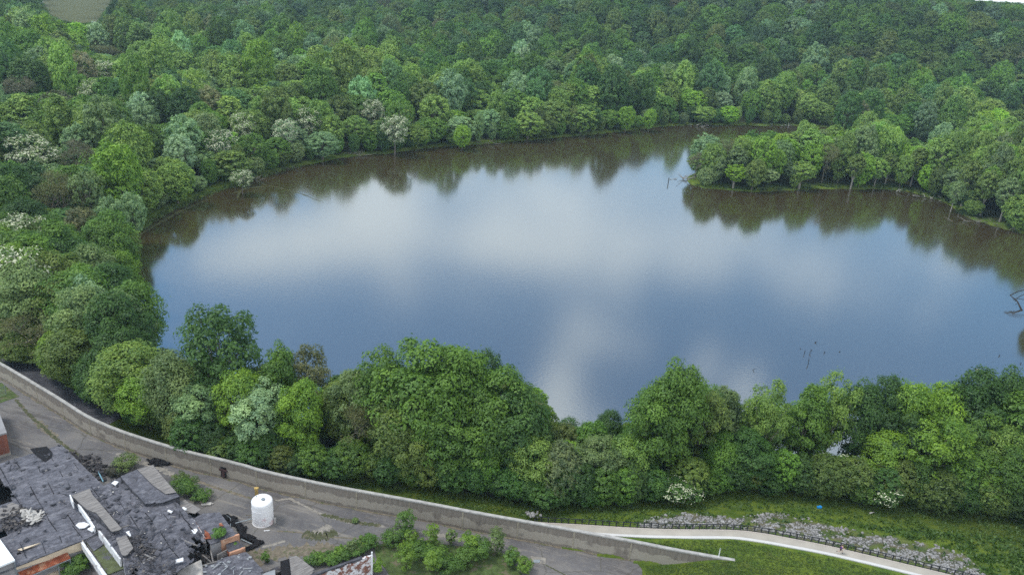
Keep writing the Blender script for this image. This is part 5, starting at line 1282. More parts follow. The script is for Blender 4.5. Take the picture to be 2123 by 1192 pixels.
mb = MB(); mb.tube([(Rt-.1, -.5, .6), (Rt+.35, -.75, .6), (Rt+.35, -.75, .05)], .09, 8); op_ = mb.build('outlet_pipe', M['steel'], tk); mb = MB(); mb.box((Rt+.2, -.7, .45), (.3, .3, .9)); mb.build('valve', M['pale_debris'], op_)
for z in (1.32, 2.72):
    mb = MB(); mb.lathe([(Rt+.004, z-.03), (Rt+.03, z-.02), (Rt+.03, z+.02), (Rt+.004, z+.03)], 40); mb.build('band', M['tank'], tk)
q = at(533, 1039, .05); yb = empty('metal_cabinet', q, .2, 'rusty yellow metal cabinet standing behind the white tank', 'cabinet')
mb = MB(); mb.box((0, 0, .25), (.6, .5, .5)); mb.build('base', M['char_and_shade'], yb); mb = MB(); mb.box((0, 0, 1.5), (.5, .4, 2.1)); mb.build('body', M['yellow'], yb); mb = MB(); mb.box((0, 0, 2.6), (.66, .5, .14)); mb.box((.2, -.24, 1.6), (.06, .08, 1.4)); mb.build('lid', M['yellow'], yb)
for pts2, r_, mt, nm, lab in [([(488, 1084, .5), (522, 1075, .5)], .09, 'steel', 'pipe', 'thin steel pipe running from debris to the white tank'),
                      ([(478, 1092, .3), (478, 1074, .5), (470, 1068, .9)], .05, 'steel', 'rod', 'thin rod stuck in the black heap left of the tank'),
                      ([(500, 1117, .3), (522, 1127, .2)], .09, 'steel', 'pipe', 'short steel pipe lying inside the black debris triangle'),
                      ([(204, 978, .5), (214, 998, .3)], .10, 'blue_pipe', 'pipe', 'pale blue pipe lying beside the north roof edge'),
                      ([(547, 1100, .12), (559, 1099, .12)], .07, 'white', 'tube', 'short pale tube on the pavement crack below the tank'),
                      ([(509, 1067, .4), (524, 1068, .4)], .05, 'dirt', 'stick', 'thin brown stick lying left of the white tank')]:
    mb = MB(); mb.tube([at(*p) for p in pts2], r_, 6); tag(mb.build(nm, M[mt]), lab, nm)
def ridge(pts2, wd_, h, mt, name, label, cat, seed=2, n=90, size=(.15, .5)):
    rg = np.random.default_rng(seed); P = resample([at(x, y, .05) for x, y in pts2], n); mb = MB()
    for p in P:
        for _ in range(3):
            s = rg.uniform(*size); mb.box(p+np.array([rg.normal(0, wd_), rg.normal(0, wd_), rg.uniform(0, h)]), (s*2, s, s*.6), Matrix.Rotation(rg.uniform(0, 6.3), 3, 'Z') @ Matrix.Rotation(rg.normal(0, .4), 3, 'X'))
    return tag(mb.build(name, M[mt]), label, cat, kind='stuff')
ridge([(466, 1071), (476, 1078), (481, 1075), (479, 1083), (494, 1090), (503, 1100), (501, 1108), (512, 1115), (538, 1126), (520, 1136), (512, 1140)], .16, .35, 'char_and_shade', 'black_debris', 'line of black debris zigzagging from outbuilding onto the lot', 'rubble')
ridge([(318, 957), (335, 960), (352, 960)], .45, .4, 'char_and_shade', 'black_debris', 'black burnt heap between the boarded roof and the flood wall', 'rubble', 3, 40)
ridge([(150, 946), (180, 960), (200, 972), (215, 985)], .8, .4, 'rubble', 'brick_rubble', 'dark rubble along the north edge of the big roof', 'rubble', 5, 60)
q = at(428, 1046, .05); lt = MB(); lt.box(q+[0, 0, .15], (1.5, .7, .2), Matrix.Rotation(.2, 3, 'Z')); lt.box(q+[.9, .25, .12], (.3, .25, .15)); tag(lt.build('litter', M['pale_debris']), 'pale green-white litter on the lot beside the bush', 'litter')
# wall fitting
pw = at(461, 988, .9); root = wroot('wall_hatch', 461, 990, 'small dark rusty hatch on the face of the flood wall, left of the tank', 'hatch')
i_ = 9; dW = WALL[i_]-WALL[i_-1]; ang = math.atan2(dW[1], dW[0]); fq = WALL[8]+(WALL[9]-WALL[8])*.70; nW = np.array([-math.sin(ang), math.cos(ang)]); fq = np.append(fq-nW*.1, 1.3)
mb = MB(); rm = Matrix.Rotation(ang, 3, 'Z'); mb.box(fq, (1.0, .12, 2.0), rm); mb.build('plate', M['char_and_shade'], root); mb = MB(); mb.box(fq+np.append(-nW*.09, .45), (1.5, .1, .35), rm); mb.box(fq+np.append(-nW*.12, -.35), (.5, .14, 1.0), rm); mb.build('bracket', simple('dark_rust', (.07, .04, .04), .9, .4), root); adopt(root)
# ------------------------------------------------------------------ seams and worn lines on the lot
def seam(pts2, wd_, mt, name, label, z=.055, seed=0, kind='structure'):
    rg = np.random.default_rng(seed+7); P = resample([at(x, y, z) for x, y in pts2], max(6, int(12*len(pts2)))); vs = []
    for i, p in enumerate(P):
        d = P[min(i+1, len(P)-1)]-P[max(i-1, 0)]; d = d[:2]/np.linalg.norm(d[:2]); nn = np.array([-d[1], d[0]]); f = min(1, i*.5+.15, (len(P)-1-i)*.5+.15)
        a_ = wd_*f*rg.uniform(.4, 1.3); b_ = wd_*f*rg.uniform(.4, 1.3); vs += [(*(p[:2]+nn*a_), z), (*(p[:2]-nn*b_), z)]
    mb = MB(); mb.add(vs, [(2*i, 2*i+1, 2*i+3, 2*i+2) for i in range(len(P)-1)]); tag(mb.build(name, M[mt]), label, kind='structure')
seam([(32, 827), (60, 860), (88, 883), (108, 903), (135, 925), (165, 945)], .38, 'moss', 'pavement_crack', 'weedy crack between brick building and flood wall', .060, 1)
seam([(78, 872), (96, 893), (118, 907)], .7, 'dirt', 'pavement_crack', 'wide dirt spot on the weedy crack', .056, 2)
seam([(352, 985), (400, 993), (416, 999), (439, 1008), (470, 1017), (495, 1025), (523, 1034)], .30, 'dirt', 'pavement_crack', 'dirt seam from the bush to the tank', .060, 3)
seam([(570, 1037), (600, 1033), (662, 1063), (701, 1077), (740, 1081), (800, 1092)], .28, 'worn', 'pavement_crack', 'light seam right of the tank', .060, 4)
seam([(665, 1066), (690, 1070), (715, 1078), (745, 1083), (790, 1089)], .45, 'moss', 'pavement_crack', 'mossy seam right of the tank', .064, 5)
seam([(572, 1100), (622, 1103), (649, 1110), (696, 1113), (740, 1116), (780, 1120)], .16, 'dirt', 'pavement_crack', 'thin seam below the tank', .060, 6)
seam([(628, 1106), (655, 1112), (680, 1110), (697, 1100)], 1.0, 'moss', 'pavement_crack', 'muddy weedy patch on the lot', .068, 7)
seam([(650, 1105), (668, 1096), (688, 1090)], .7, 'worn', 'pavement_crack', 'rubbly patch on the lot', .064, 8)
seam([(868, 1101), (905, 1107), (941, 1115), (975, 1121), (1012, 1129), (1054, 1141), (1083, 1154)], .42, 'worn', 'pavement_crack', 'pale worn line along the lot below the wall', .060, 9)
seam([(1054, 1141), (1075, 1157), (1092, 1168)], .7, 'dirt', 'pavement_crack', 'dusty seam by the drain slab', .064, 10)
seam([(1130, 1170), (1160, 1185), (1180, 1196)], .14, 'moss', 'pavement_crack', 'dark crack below the drain slab', .060, 11)
seam([(543, 1134), (570, 1127), (592, 1120)], .30, 'worn', 'pavement_crack', 'pale scratch on the lot below the tank', .060, 12)
seam([(500, 1150), (560, 1150), (620, 1140), (700, 1138)], 1.6, 'dirt', 'pavement_crack', 'dusty brown strip at the bottom of the lot', .056, 13)
seam([(240, 940), (290, 958), (330, 970), (360, 985)], .6, 'worn', 'pavement_crack', 'light streak below the wall', .056, 14)
seam([(505, 1130), (520, 1150), (540, 1175)], .8, 'dirt', 'pavement_crack', 'sandy strip beside the lower roof', .068, 15)
for i, (p, q) in enumerate(zip(WALL_PX[4:-4], WALL_PX[5:-3])): pass
wl = [tuple(at(x, y, 0)) for x, y in []]
# weedy foot of the wall
vs = []; Pw = resample(np.array([p for p in WALL if p@wdir < U0]), 160); rg = np.random.default_rng(8)
for i, p in enumerate(Pw):
    d = Pw[min(i+1, 159)]-Pw[max(i-1, 0)]; d /= np.linalg.norm(d); nn = np.array([d[1], -d[0]]); vs += [(*p, .072), (*(p+nn*rg.uniform(.12, .5)), .072)]
mb = MB(); mb.add(vs, [(2*i, 2*i+1, 2*i+3, 2*i+2) for i in range(159)]); tag(mb.build('wall_foot_dirt', M['dirt']), 'dirt gathered along the foot of the wall', kind='structure')
dr = wroot('drain_slab', 1112, 1160, 'pale concrete drain slab with grey metal cover set in the lot', 'drain'); mb = MB(); mb.prism([p[:2] for p in P_([(1100, 1152), (1133, 1156), (1131, 1168), (1103, 1167)], .1)], .05, .12); mb.build('slab', M['worn'], dr)
mb = MB(); mb.prism([p[:2] for p in P_([(1107, 1160), (1120, 1160), (1119, 1166), (1105, 1166)], .14)], .10, .2); mb.build('cover', M['steel'], dr); adopt(dr)
# grass patch and yard shrubs at the bottom
gp = P_([(775, 1132), (840, 1112), (905, 1125), (940, 1130), (1000, 1135), (1050, 1150), (1075, 1180), (1110, 1230), (830, 1230), (800, 1180), (780, 1155)], .07)
mb = MB(); mb.add([(x, y, .075) for x, y, z in gp], [tuple(range(len(gp)-1, -1, -1))]); me_ = mb.build('yard_grass', simple('rough_grass', (.062, .092, .026), .95, .45, 1.1, 0, (.13, .115, .07))); tag(me_, 'rough grass patch between the lot and the bottom edge', kind='structure')
mb = MB(); mb.add([(x, y, .08) for x, y, z in P_([(-40, 800), (3, 793), (40, 822), (14, 830), (-40, 850)], .08)], [(4, 3, 2, 1, 0)]); tag(mb.build('yard_grass', bpy.data.materials['rough_grass']), 'grass corner by the wall at the left edge', kind='structure')
def yard_bush(px, py, h, w_, clr, lab, kn='shrub', z=.05):
    p = at(px, py, z); pr = PROTO[(kn, 'near', int(gt.integers(0, 3)))]; H0 = 12 if kn == 'shrub' else 18; W0 = 12 if kn in ('shrub', 'dome', 'round', 'airy') else 9
    root = empty('bush', p, gt.uniform(0, 6), lab, 'bush'); 
    V, F, tone, C = crown_np(int(px*7+py), w_, h*.05, h, 40, .20, int(60*max(.6, (w_/3)**1.0)), .3, .15, 0, .5, (.07, .15), .4)
    link('crown', np_mesh('crown', V, F, M['leaf'], {'tone': ('FLOAT', tone)}), root, jit(clr, .08, gt))
    mb = MB(); rg = np.random.default_rng(int(px)); [mb.tube([(0, 0, 0), (C[j][0]*.6, C[j][1]*.6, C[j][2]*.6), tuple(C[j])], [.05, .035, .015], 4, False) for j in rg.choice(len(C), 9)]; mb.build('trunk', M['bark'], root)
YG = (.155, .255, .022); MG = (.095, .180, .022); OG = (.125, .175, .045)
for a in [(258, 972, 2.4, 4.6, OG, 'feathery grey-green bush by the flood wall above the roofs'), (236, 985, 1.6, 3.2, (.07, .065, .04), 'brownish low bush beside the pale blue pipe'),
          (388, 1022, 2.6, 5.2, MG, 'wide green bush overhanging the splintered roof edge'), (420, 1036, 1.6, 3.4, MG, 'smaller green bush touching the pale litter'), (375, 1000, 1.6, 3, OG, 'thin bush tip between boarded roof and wall'),
          (842, 1108, 4.2, 3.4, MG, 'tall upright bush nearest the flood wall at the bottom'), (812, 1126, 2.6, 4.0, MG, 'rounded bush left of the tall upright one'), (850, 1130, 2.6, 2.6, YG, 'light sapling in front of the tall upright bush'),
          (895, 1140, 4.6, 3.0, YG, 'bright yellow-green sapling right of the tall upright bush'), (842, 1180, 4.6, 3.4, YG, 'bright yellow-green bush at the bottom edge, left of its pair'), (893, 1185, 4.4, 3.2, YG, 'bright yellow-green bush at the bottom edge, right of its pair'),
          (870, 1150, 2.0, 4.2, MG, 'low green bush between the two pairs of saplings'), (976, 1145, 3.8, 4.0, YG, 'bright bush in the middle of the grass patch'), (1000, 1158, 3.4, 3.8, MG, 'dark green bush right of the bright middle one'),
          (960, 1172, 3.4, 4.0, MG, 'green bush below the bright middle one'), (1030, 1145, 4.6, 3.2, OG, 'feathery grey-green sapling near the drain slab'), (1060, 1170, 2.8, 3.2, MG, 'green bush left below the drain slab'), (1085, 1188, 2.4, 2.8, YG, 'green bush at the bottom edge under the drain slab'),
          (935, 1128, 3.0, 1.8, OG, 'thin pale sapling between the two saplings groups'), (905, 1160, 2.4, 5, MG, 'dark low bush in the grass patch'), (930, 1180, 2.2, 5, MG, 'dark low bush at the bottom of the grass patch'), (780, 1185, 2.2, 2.4, YG, 'small bush at the end post of the flaking white wall'),
          (655, 1165, 1.6, 3.2, MG, 'leafy mound behind the shed roof'), (685, 1165, 1.5, 2.6, MG, 'leafy mound at the start of the vine hedge'), (551, 1165, 1.8, 1.4, MG, 'single weed standing by the lower dark roof'), (737, 1082, .7, 1.0, OG, 'small weed on the seam right of the tank'),
          (736, 1132, .8, 1.4, MG, 'little weed above the vine hedge'), (455, 1112, 1.2, 2.2, MG, 'weed growing on the roof of the upper outbuilding', 'shrub', 4.3), (489, 1140, 1.4, .8, MG, 'weed growing beside the lower outbuilding', 'shrub', 2.2),
          (120, 1180, 2.2, 3.0, MG, 'bush growing in the yard below the canopy'), (168, 1178, 2.6, 3.4, MG, 'bush in the yard beside the white parapet'), (150, 1195, 2.0, 3.0, MG, 'bush at the bottom edge of the yard')]:
    yard_bush(*a)
for i in range(7):
    x = 690+i*13+[0, 4, -3, 5, -2, 3, 0][i]; yard_bush(x, 1162-i*5.2+[2, -3, 3, 0, 4, -2, 2][i], [1.3, 2.0, 1.5, 2.3, 1.4, 1.9, 2.4][i], [3.0, 2.2, 3.4, 2.6, 3.3, 2.4, 3.2][i], [MG, YG, MG, OG, MG, YG, MG][i], f"{['first', 'second', 'third', 'fourth', 'fifth', 'sixth', 'last'][i]} clump from the left of the vine hedge behind the white wall")
# ------------------------------------------------------------------ railing, runner, rocks
rl = empty('railing', (0, 0, 0), 0, 'long black metal railing along the far side of the footpath', 'railing')
G = resample(off_var(A, A[:, 0]*0-.05), 600); sA = np.concatenate([[0], np.cumsum(np.linalg.norm(np.diff(G[:, :2], axis=0), axis=1))])
s0 = sA[np.argmin(np.abs([project(p)[0]-1108 for p in G]))]; s1 = sA[np.argmin(np.abs([project(p)[0]-2075 for p in G]))]
npost = 66
for s in np.linspace(s0, s1, npost):
    p = np.array([np.interp(s, sA, G[:, k]) for k in range(3)]); mb = MB(); mb.tube([p-[0, 0, .3], p+[0, 0, 1.12]], .10, 5); mb.build('post', M['black_metal'], rl)
for z in (1.06, .62, .22):
    mb = MB(); ss = np.linspace(s0, s1, 160); mb.tube([[np.interp(s, sA, G[:, 0]), np.interp(s, sA, G[:, 1]), np.interp(s, sA, G[:, 2])+z] for s in ss], .065 if z > 1 else .035, 5); mb.build('rail', M['black_metal'], rl)
mp_ = wroot('marker_post', 1491, 1152, 'thin white marker post at the buried end of the flood wall', 'post'); p = at(1490, 1153, 3.6); mb = MB(); mb.tube([p, p+[0, 0, 1.5]], .06, 6); mb.build('pole', M['white'], mp_); mb = MB(); mb.box(p+[0, 0, 1.5], (.16, .16, .1)); mb.build('cap', M['steel'], mp_); adopt(mp_)
def person(p, heading):
    root = empty('person', p, heading, 'runner in purple top and dark shorts bounding down the footpath by the railing', 'person')
    # joints: running to +X
    J = {'pel': (0, 0, .95), 'spi': (.05, 0, 1.12), 'che': (.11, 0, 1.32), 'nek': (.15, 0, 1.47), 'hea': (.18, 0, 1.56), 'top': (.20, 0, 1.70),
         'lh': (0, .09, .90), 'lk': (.26, .10, .58), 'la': (.30, .10, .14), 'lt': (.46, .10, .07), 'rh': (0, -.09, .90), 'rk': (-.10, -.10, .50), 'ra': (-.48, -.10, .46), 'rt': (-.56, -.10, .32),
         'ls': (.11, .19, 1.38), 'le': (-.10, .24, 1.16), 'lw': (.06, .22, .98), 'lm': (.14, .21, .95), 'rs': (.13, -.19, 1.38), 're': (.30, -.25, 1.18), 'rw': (.42, -.20, 1.36), 'rm': (.48, -.19, 1.42)}
    RD = {'pel': .125, 'spi': .115, 'che': .135, 'nek': .05, 'hea': .085, 'top': .075, 'lh': .085, 'lk': .055, 'la': .037, 'lt': .035, 'rh': .085, 'rk': .055, 'ra': .037, 'rt': .035, 'ls': .055, 'le': .040, 'lw': .028, 'lm': .034, 'rs': .055, 're': .040, 'rw': .028, 'rm': .034}
    E_ = [('pel', 'spi'), ('spi', 'che'), ('che', 'nek'), ('nek', 'hea'), ('hea', 'top'), ('pel', 'lh'), ('lh', 'lk'), ('lk', 'la'), ('la', 'lt'), ('pel', 'rh'), ('rh', 'rk'), ('rk', 'ra'), ('ra', 'rt'), ('che', 'ls'), ('ls', 'le'), ('le', 'lw'), ('lw', 'lm'), ('che', 'rs'), ('rs', 're'), ('re', 'rw'), ('rw', 'rm')]
    for s_, sgn in (('lm', 1), ('rm', -1)):
        b = np.array(J[s_]); 
        for f_ in range(5):
            o_ = (f_-2)*.016; J[s_+str(f_)] = tuple(b+[.05-.008*abs(f_-2), o_*sgn, -.02]); RD[s_+str(f_)] = .010; J[s_+str(f_)+'t'] = tuple(b+[.075-.012*abs(f_-2), o_*1.1*sgn, -.045]); RD[s_+str(f_)+'t'] = .008; E_ += [(s_, s_+str(f_)), (s_+str(f_), s_+str(f_)+'t')]
    def skin(names, edges, mt, nm, grow=1.0, add=0.0):
        me = bpy.data.meshes.new(nm); ix = {n: i for i, n in enumerate(names)}; me.from_pydata([J[n] for n in names], [(ix[a_], ix[b_]) for a_, b_ in edges], []); me.materials.append(mt)
        o = link(nm, me, root); md_ = o.modifiers.new('skin', 'SKIN'); md_.use_smooth_shade = True
        if not me.skin_vertices: me.attributes  # layer is made by the modifier
        sv_ = me.skin_vertices[0].data if me.skin_vertices else None
        if sv_ is None:
            bpy.context.view_layer.objects.active = o; bpy.ops.mesh.customdata_skin_add(); sv_ = me.skin_vertices[0].data
        for n in names: r_ = RD[n]*grow+add; sv_[ix[n]].radius = (r_, r_)
        sv_[0].use_root = True
        sb = o.modifiers.new('sub', 'SUBSURF'); sb.levels = 2; sb.render_levels = 2; return o
    names = list(J); skin(names, E_, M['skin'], 'body')
    skin(['che', 'spi', 'pel', 'ls', 'rs'], [('che', 'spi'), ('spi', 'pel'), ('che', 'ls'), ('che', 'rs')], M['purple'], 'top', 1.10, .012)
    J['lq'] = tuple(np.array(J['lh'])*.35+np.array(J['lk'])*.65); J['rq'] = tuple(np.array(J['rh'])*.35+np.array(J['rk'])*.65); RD['lq'] = RD['rq'] = .068
    skin(['pel', 'lh', 'lq', 'rh', 'rq'], [('pel', 'lh'), ('lh', 'lq'), ('pel', 'rh'), ('rh', 'rq')], M['dark_cloth'], 'shorts', 1.05, .015)
    for a_, b_ in (('la', 'lt'), ('ra', 'rt')):
        mb = MB(); mb.tube([J[a_], tuple((np.array(J[a_])+np.array(J[b_]))/2), J[b_]], [.05, .055, .04], 8); mb.build('shoe', M['dark_cloth'], root, True)
    hm = MB(); h0 = Vector(J['top']); hm.lathe([(.02, .075), (.06, .06), (.09, .01), (.095, -.05), (.08, -.09)], 12, (h0[0]-.03, 0, h0[2]-.02)); hm.tube([(h0[0]-.1, 0, h0[2]-.03), (h0[0]-.2, 0, h0[2]-.1)], [.03, .015], 6); hm.build('hair', M['hair'], root, True)
    fcm = MB(); cxh = h0[0]+.055; 
    for sy in (-1, 1): fcm.box((cxh+.01, sy*.032, h0[2]-.085), (.012, .02, .01)); fcm.box((cxh-.075, sy*.085, h0[2]-.10), (.03, .012, .05))
    fcm.box((cxh+.02, 0, h0[2]-.11), (.03, .018, .03)); fcm.box((cxh+.008, 0, h0[2]-.15), (.012, .04, .008)); fcm.build('face', M['skin'], root)
    return root
pp_ = at(1741, 1147, 3.72); tdir = PBW[-4][:2]-PBW[-5][:2]; person(pp_, math.atan2(tdir[1], tdir[0]))

# broken rock slope
def ico():
    t = (1+5**.5)/2; v = np.array([(-1, t, 0), (1, t, 0), (-1, -t, 0), (1, -t, 0), (0, -1, t), (0, 1, t), (0, -1, -t), (0, 1, -t), (t, 0, -1), (t, 0, 1), (-t, 0, -1), (-t, 0, 1)])/1.9
    f = [(0, 11, 5), (0, 5, 1), (0, 1, 7), (0, 7, 10), (0, 10, 11), (1, 5, 9), (5, 11, 4), (11, 10, 2), (10, 7, 6), (7, 1, 8), (3, 9, 4), (3, 4, 2), (3, 2, 6), (3, 6, 8), (3, 8, 9), (4, 9, 5), (2, 4, 11), (6, 2, 10), (8, 6, 7), (9, 8, 1)]
    return v, np.array(f)
RIP = [(1318, 1088), (1345, 1075), (1380, 1066), (1440, 1060), (1490, 1062), (1520, 1074), (1555, 1066), (1610, 1062), (1680, 1074), (1720, 1088), (1790, 1100), (1880, 1118), (1960, 1135), (2000, 1150), (2050, 1192), (1990, 1194), (1950, 1180), (1760, 1134), (1640, 1110), (1580, 1099), (1400, 1094), (1330, 1093)]
rg = np.random.default_rng(14); iv, if_ = ico(); RP = np.array(RIP, float); cs = []
ctr = [(x, y) for x, y in zip(rg.uniform(1310, 2055, 21000), rg.uniform(1056, 1196, 21000))]
ctr = np.array(ctr); ctr = ctr[inside(ctr, RP)]; Vr, Fr = [], []; n = 0
gxy = np.array([at(x, y, 2.0)[:2] for x, y in ctr])
def ground_many(C):
    z = np.full(len(C), 2.0)
    for _ in range(9):
        Pq = np.array([at(c[0], c[1], zz)[:2] for c, zz in zip(C, z)]); z = .5*z+.5*height(Pq[:, 0], Pq[:, 1])
    return np.column_stack([Pq, height(Pq[:, 0], Pq[:, 1])])
dP, _, _ = seg_dist(ctr, np.array([(1318, 1093), (1400, 1095), (1520, 1096), (1643, 1115), (1750, 1136), (1972, 1188), (2050, 1210)]))
dens = np.array([mnoise.noise(Vector((c[0]*.03, c[1]*.07, 0)))+.5*mnoise.noise(Vector((c[0]*.09, c[1]*.2, 5))) for c in ctr]); bandn = np.where(ctr[:, 0] < 1560, 1, .85)
ksel = rg.random(len(ctr)) < np.clip(.92+dens*1.9-dP*.021*bandn, .02, .97); GR = ground_many(ctr[ksel])
for g in GR:
    s = rg.uniform(.07, .22)*(1.6 if rg.random() < .08 else 1); v = iv*s*rg.uniform(.6, 1.3, 3)*np.array([1.1, 1.1, .8])*(1+rg.normal(0, .12, (12, 1))); a_ = rg.uniform(0, 6.3); c_, s_ = math.cos(a_), math.sin(a_)
    v = np.stack([v[:, 0]*c_-v[:, 1]*s_, v[:, 0]*s_+v[:, 1]*c_, v[:, 2]], 1)+g+[0, 0, s*.25]; Vr.append(v); Fr.append(if_+n); n += 12
rk = link('riprap', np_mesh('riprap', np.concatenate(Vr), np.concatenate(Fr), M['rock'])); tag(rk, 'band of broken pale limestone along the railing slope', 'rocks', kind='stuff')
# small pile of stones where the footpath meets the wall
mb = MB(); c0 = ground_at(1103, 1077)
for k in range(26):
    s = rg.uniform(.12, .3); mb.add(iv*s+c0+np.array([rg.normal(0, .6), rg.normal(0, .35), 1.0+rg.uniform(0, .2)]), [tuple(f) for f in if_])
tag(mb.build('stone_pile', M['rock']), 'small pale stone pile where the railing meets the flood wall', 'stones', kind='stuff')
# grass tufts and weeds over the levee
def tufts(name, n, region, size, clr_mt, label, seed, zoff=0.0, avoid=None, dfun=None):
    rg = np.random.default_rng(seed); RPg = np.array(region, float); lo, hi = RPg.min(0), RPg.max(0); C = np.column_stack([rg.uniform(lo[0], hi[0], n), rg.uniform(lo[1], hi[1], n)]); C = C[inside(C, RPg)]
    if dfun is not None: C = C[rg.random(len(C)) < np.array([dfun(c) for c in C])]
    G_ = ground_many(C); bl = 7; m_ = len(G_)*bl; k = np.repeat(np.arange(len(G_)), bl)
    b = G_[k]+np.column_stack([rg.normal(0, size*.8, m_), rg.normal(0, size*.8, m_), np.zeros(m_)]); hgt = size*rg.uniform(.4, 1.3, m_); a_ = rg.uniform(0, 6.28, m_); wv = size*rg.uniform(.25, .6, m_)
    tx = np.cos(a_)*wv; ty = np.sin(a_)*wv; lx = rg.normal(0, size*.5, m_); ly = rg.normal(0, size*.5, m_); z0 = b[:, 2]-.03+zoff
    V = np.stack([np.column_stack([b[:, 0]-tx, b[:, 1]-ty, z0]), np.column_stack([b[:, 0]+tx, b[:, 1]+ty, z0]), np.column_stack([b[:, 0]+tx*.8+lx, b[:, 1]+ty*.8+ly, z0+hgt]), np.column_stack([b[:, 0]-tx*.8+lx, b[:, 1]-ty*.8+ly, z0+hgt*.8])], 1).reshape(-1, 3)
    tn = np.repeat(np.clip(rg.normal(0, .4, len(G_))[k]+rg.normal(0, .3, m_), -1, 1), 4)
    o = link(name, np_mesh(name, V, np.arange(4*m_).reshape(-1, 4), M['leaf'], {'tone': ('FLOAT', tn)}), None, clr_mt); tag(o, label, 'grass', kind='stuff'); return o
tufts('tall_grass', 11000, [(560, 985), (700, 1003), (900, 1040), (1108, 1078), (1320, 1086), (1500, 1052), (1750, 1090), (1960, 1128), (2123, 1195), (2200, 1200), (2200, 1090), (1950, 1050), (1700, 1022), (1400, 1018), (1150, 1040), (900, 1010), (700, 985)], .24, (.092, .150, .026), 'tall dark grass between the wood and the levee path', 1)
tufts('weeds', 2600, [(1780, 1090), (2123, 1120), (2200, 1200), (2040, 1190), (1980, 1140)], .42, (.085, .150, .022), 'bright yellow-green weeds on the right part of the levee', 2, dfun=lambda c: max(0, min(1, .35+1.5*mnoise.noise(Vector((c[0]*.03, c[1]*.06, 0))))))
tufts('weeds', 900, RIP, .34, (.06, .11, .025), 'weeds growing between the broken rocks', 3, dfun=lambda c: .5 if mnoise.noise(Vector((c[0]*.03, c[1]*.07, 0))) < -.05 else .12)
LAWN = [(1310, 1124), (1400, 1120), (1520, 1120), (1573, 1130), (1660, 1145), (1750, 1164), (1890, 1200), (1342, 1200), (1338, 1172), (1398, 1170), (1470, 1166), (1530, 1162), (1400, 1136)]
tufts('mown_grass', 9000, LAWN, .10, (.088, .132, .028), 'short mown lawn between flood wall and footpath', 4)
# ------------------------------------------------------------------ shore and lake things
def fringe(pxs, wd_, name, label):
    P = [ground_pt(x, y) for x, y in pxs]
def driftwood(px, py, n, spread, label, seed, mt='twig', L=(2, 5), z=-1.9):
    rg = np.random.default_rng(seed); mb = MB(); p = at(px, py, z)
    for _ in range(n):
        a_ = rg.uniform(0, 6.28); l = rg.uniform(*L); q = p+np.array([rg.normal(0, spread), rg.normal(0, spread*.5), rg.uniform(0, .5)]); d = np.array([math.cos(a_), math.sin(a_)*.6, rg.uniform(-.05, .6)])
        mb.tube([q, q+d*l*.5+rg.normal(0, .15, 3), q+d*l], [.16, .11, .04], 5)
    tag(mb.build('driftwood', M[mt]), label, 'driftwood')
driftwood(745, 322, 16, 3, 'pile of grey fallen branches at the far shore', 1)
driftwood(605, 352, 8, 2.2, 'dark fallen branches at the left shore bend', 2, 'dark_wood')
driftwood(535, 372, 9, 2.2, 'grey brush at the water beyond the algae streaks', 3)
driftwood(1010, 299, 8, 2.5, 'grey brush at the middle of the far shore', 4)
driftwood(1455, 262, 7, 3, 'pale stumps at the mouth of the back channel', 5, 'pale_bark', (2, 4))
driftwood(1628, 262, 6, 3, 'pale stumps in the back channel behind the point', 6, 'pale_bark', (2, 4))
driftwood(1420, 372, 14, 2.0, 'pale dead branches hanging off the tip of the wooded point', 7, 'pale_bark', (2, 6))
driftwood(2040, 462, 22, 6, 'grey drowned branches along the right shore of the point', 8, 'twig', (2, 5))
driftwood(1925, 412, 12, 4, 'pale snags in the bay of the point', 9, 'pale_bark', (1, 3))
driftwood(1862, 398, 5, 1.2, 'white snag at the shore of the point', 10, 'pale_bark', (1, 3))
mb = MB(); p = at(1385, 382, WATER_Z-.3); mb.tube([p, p+[0, 0, 2.8]], .16, 6); tag(mb.build('mooring_stake', M['dark_wood']), 'dark stake standing in the water off the point', 'stake')
def snag(px, py, h, seed, label, n=3, r_=.09):
    rg = np.random.default_rng(seed); mb = MB(); p = at(px, py, WATER_Z-.3); a_ = np.array([rg.normal(0, .35), rg.normal(0, .3), 1.]); e = p+a_*h; mb.tube([p, p+a_*h*.5+rg.normal(0, .1, 3), e], [r_, r_*.7, r_*.35], 5)
    for _ in range(n): b = p+a_*h*rg.uniform(.3, .8); mb.tube([b, b+np.array([rg.normal(0, .6), rg.normal(0, .5), rg.uniform(.2, .9)])*h*.45], [r_*.6, r_*.2], 4)
    tag(mb.build('snag', M['dark_wood']), label, 'snag')
for i, a in enumerate([(1687, 711, .8, 'smallest dark snag poking from the lake, above the cluster'), (1660, 726, .5, 'dark dot of a snag at the left of the cluster'), (1668, 734, 1.2, 'forked snag at the left of the cluster'), (1679, 736, 1.3, 'stout dark snag in the middle of the cluster'), (1675, 757, 1.8, 'leaning thin snag below the cluster'),
                       (1711, 733, .9, 'mossy snag right of the cluster'), (1742, 732, .6, 'small snag farthest right of the cluster'), (2102, 785, 4.0, 'tall thin grey snag near the right edge above the dark trees'), (2071, 741, .7, 'pair of tiny snags left of the tall thin one'), (2116, 757, .8, 'tiny snag at the right edge'), (1558, 768, .8, 'floating twig beside the white cloud reflection'), (1316, 868, 3.0, 'bare sapling standing in the dip of the bank')]):
    snag(a[0], a[1], a[2], i+3, a[3])
dtb = at(2119, 645, WATER_Z-.2); mb = MB(); E1 = at(2094, 612, .8)
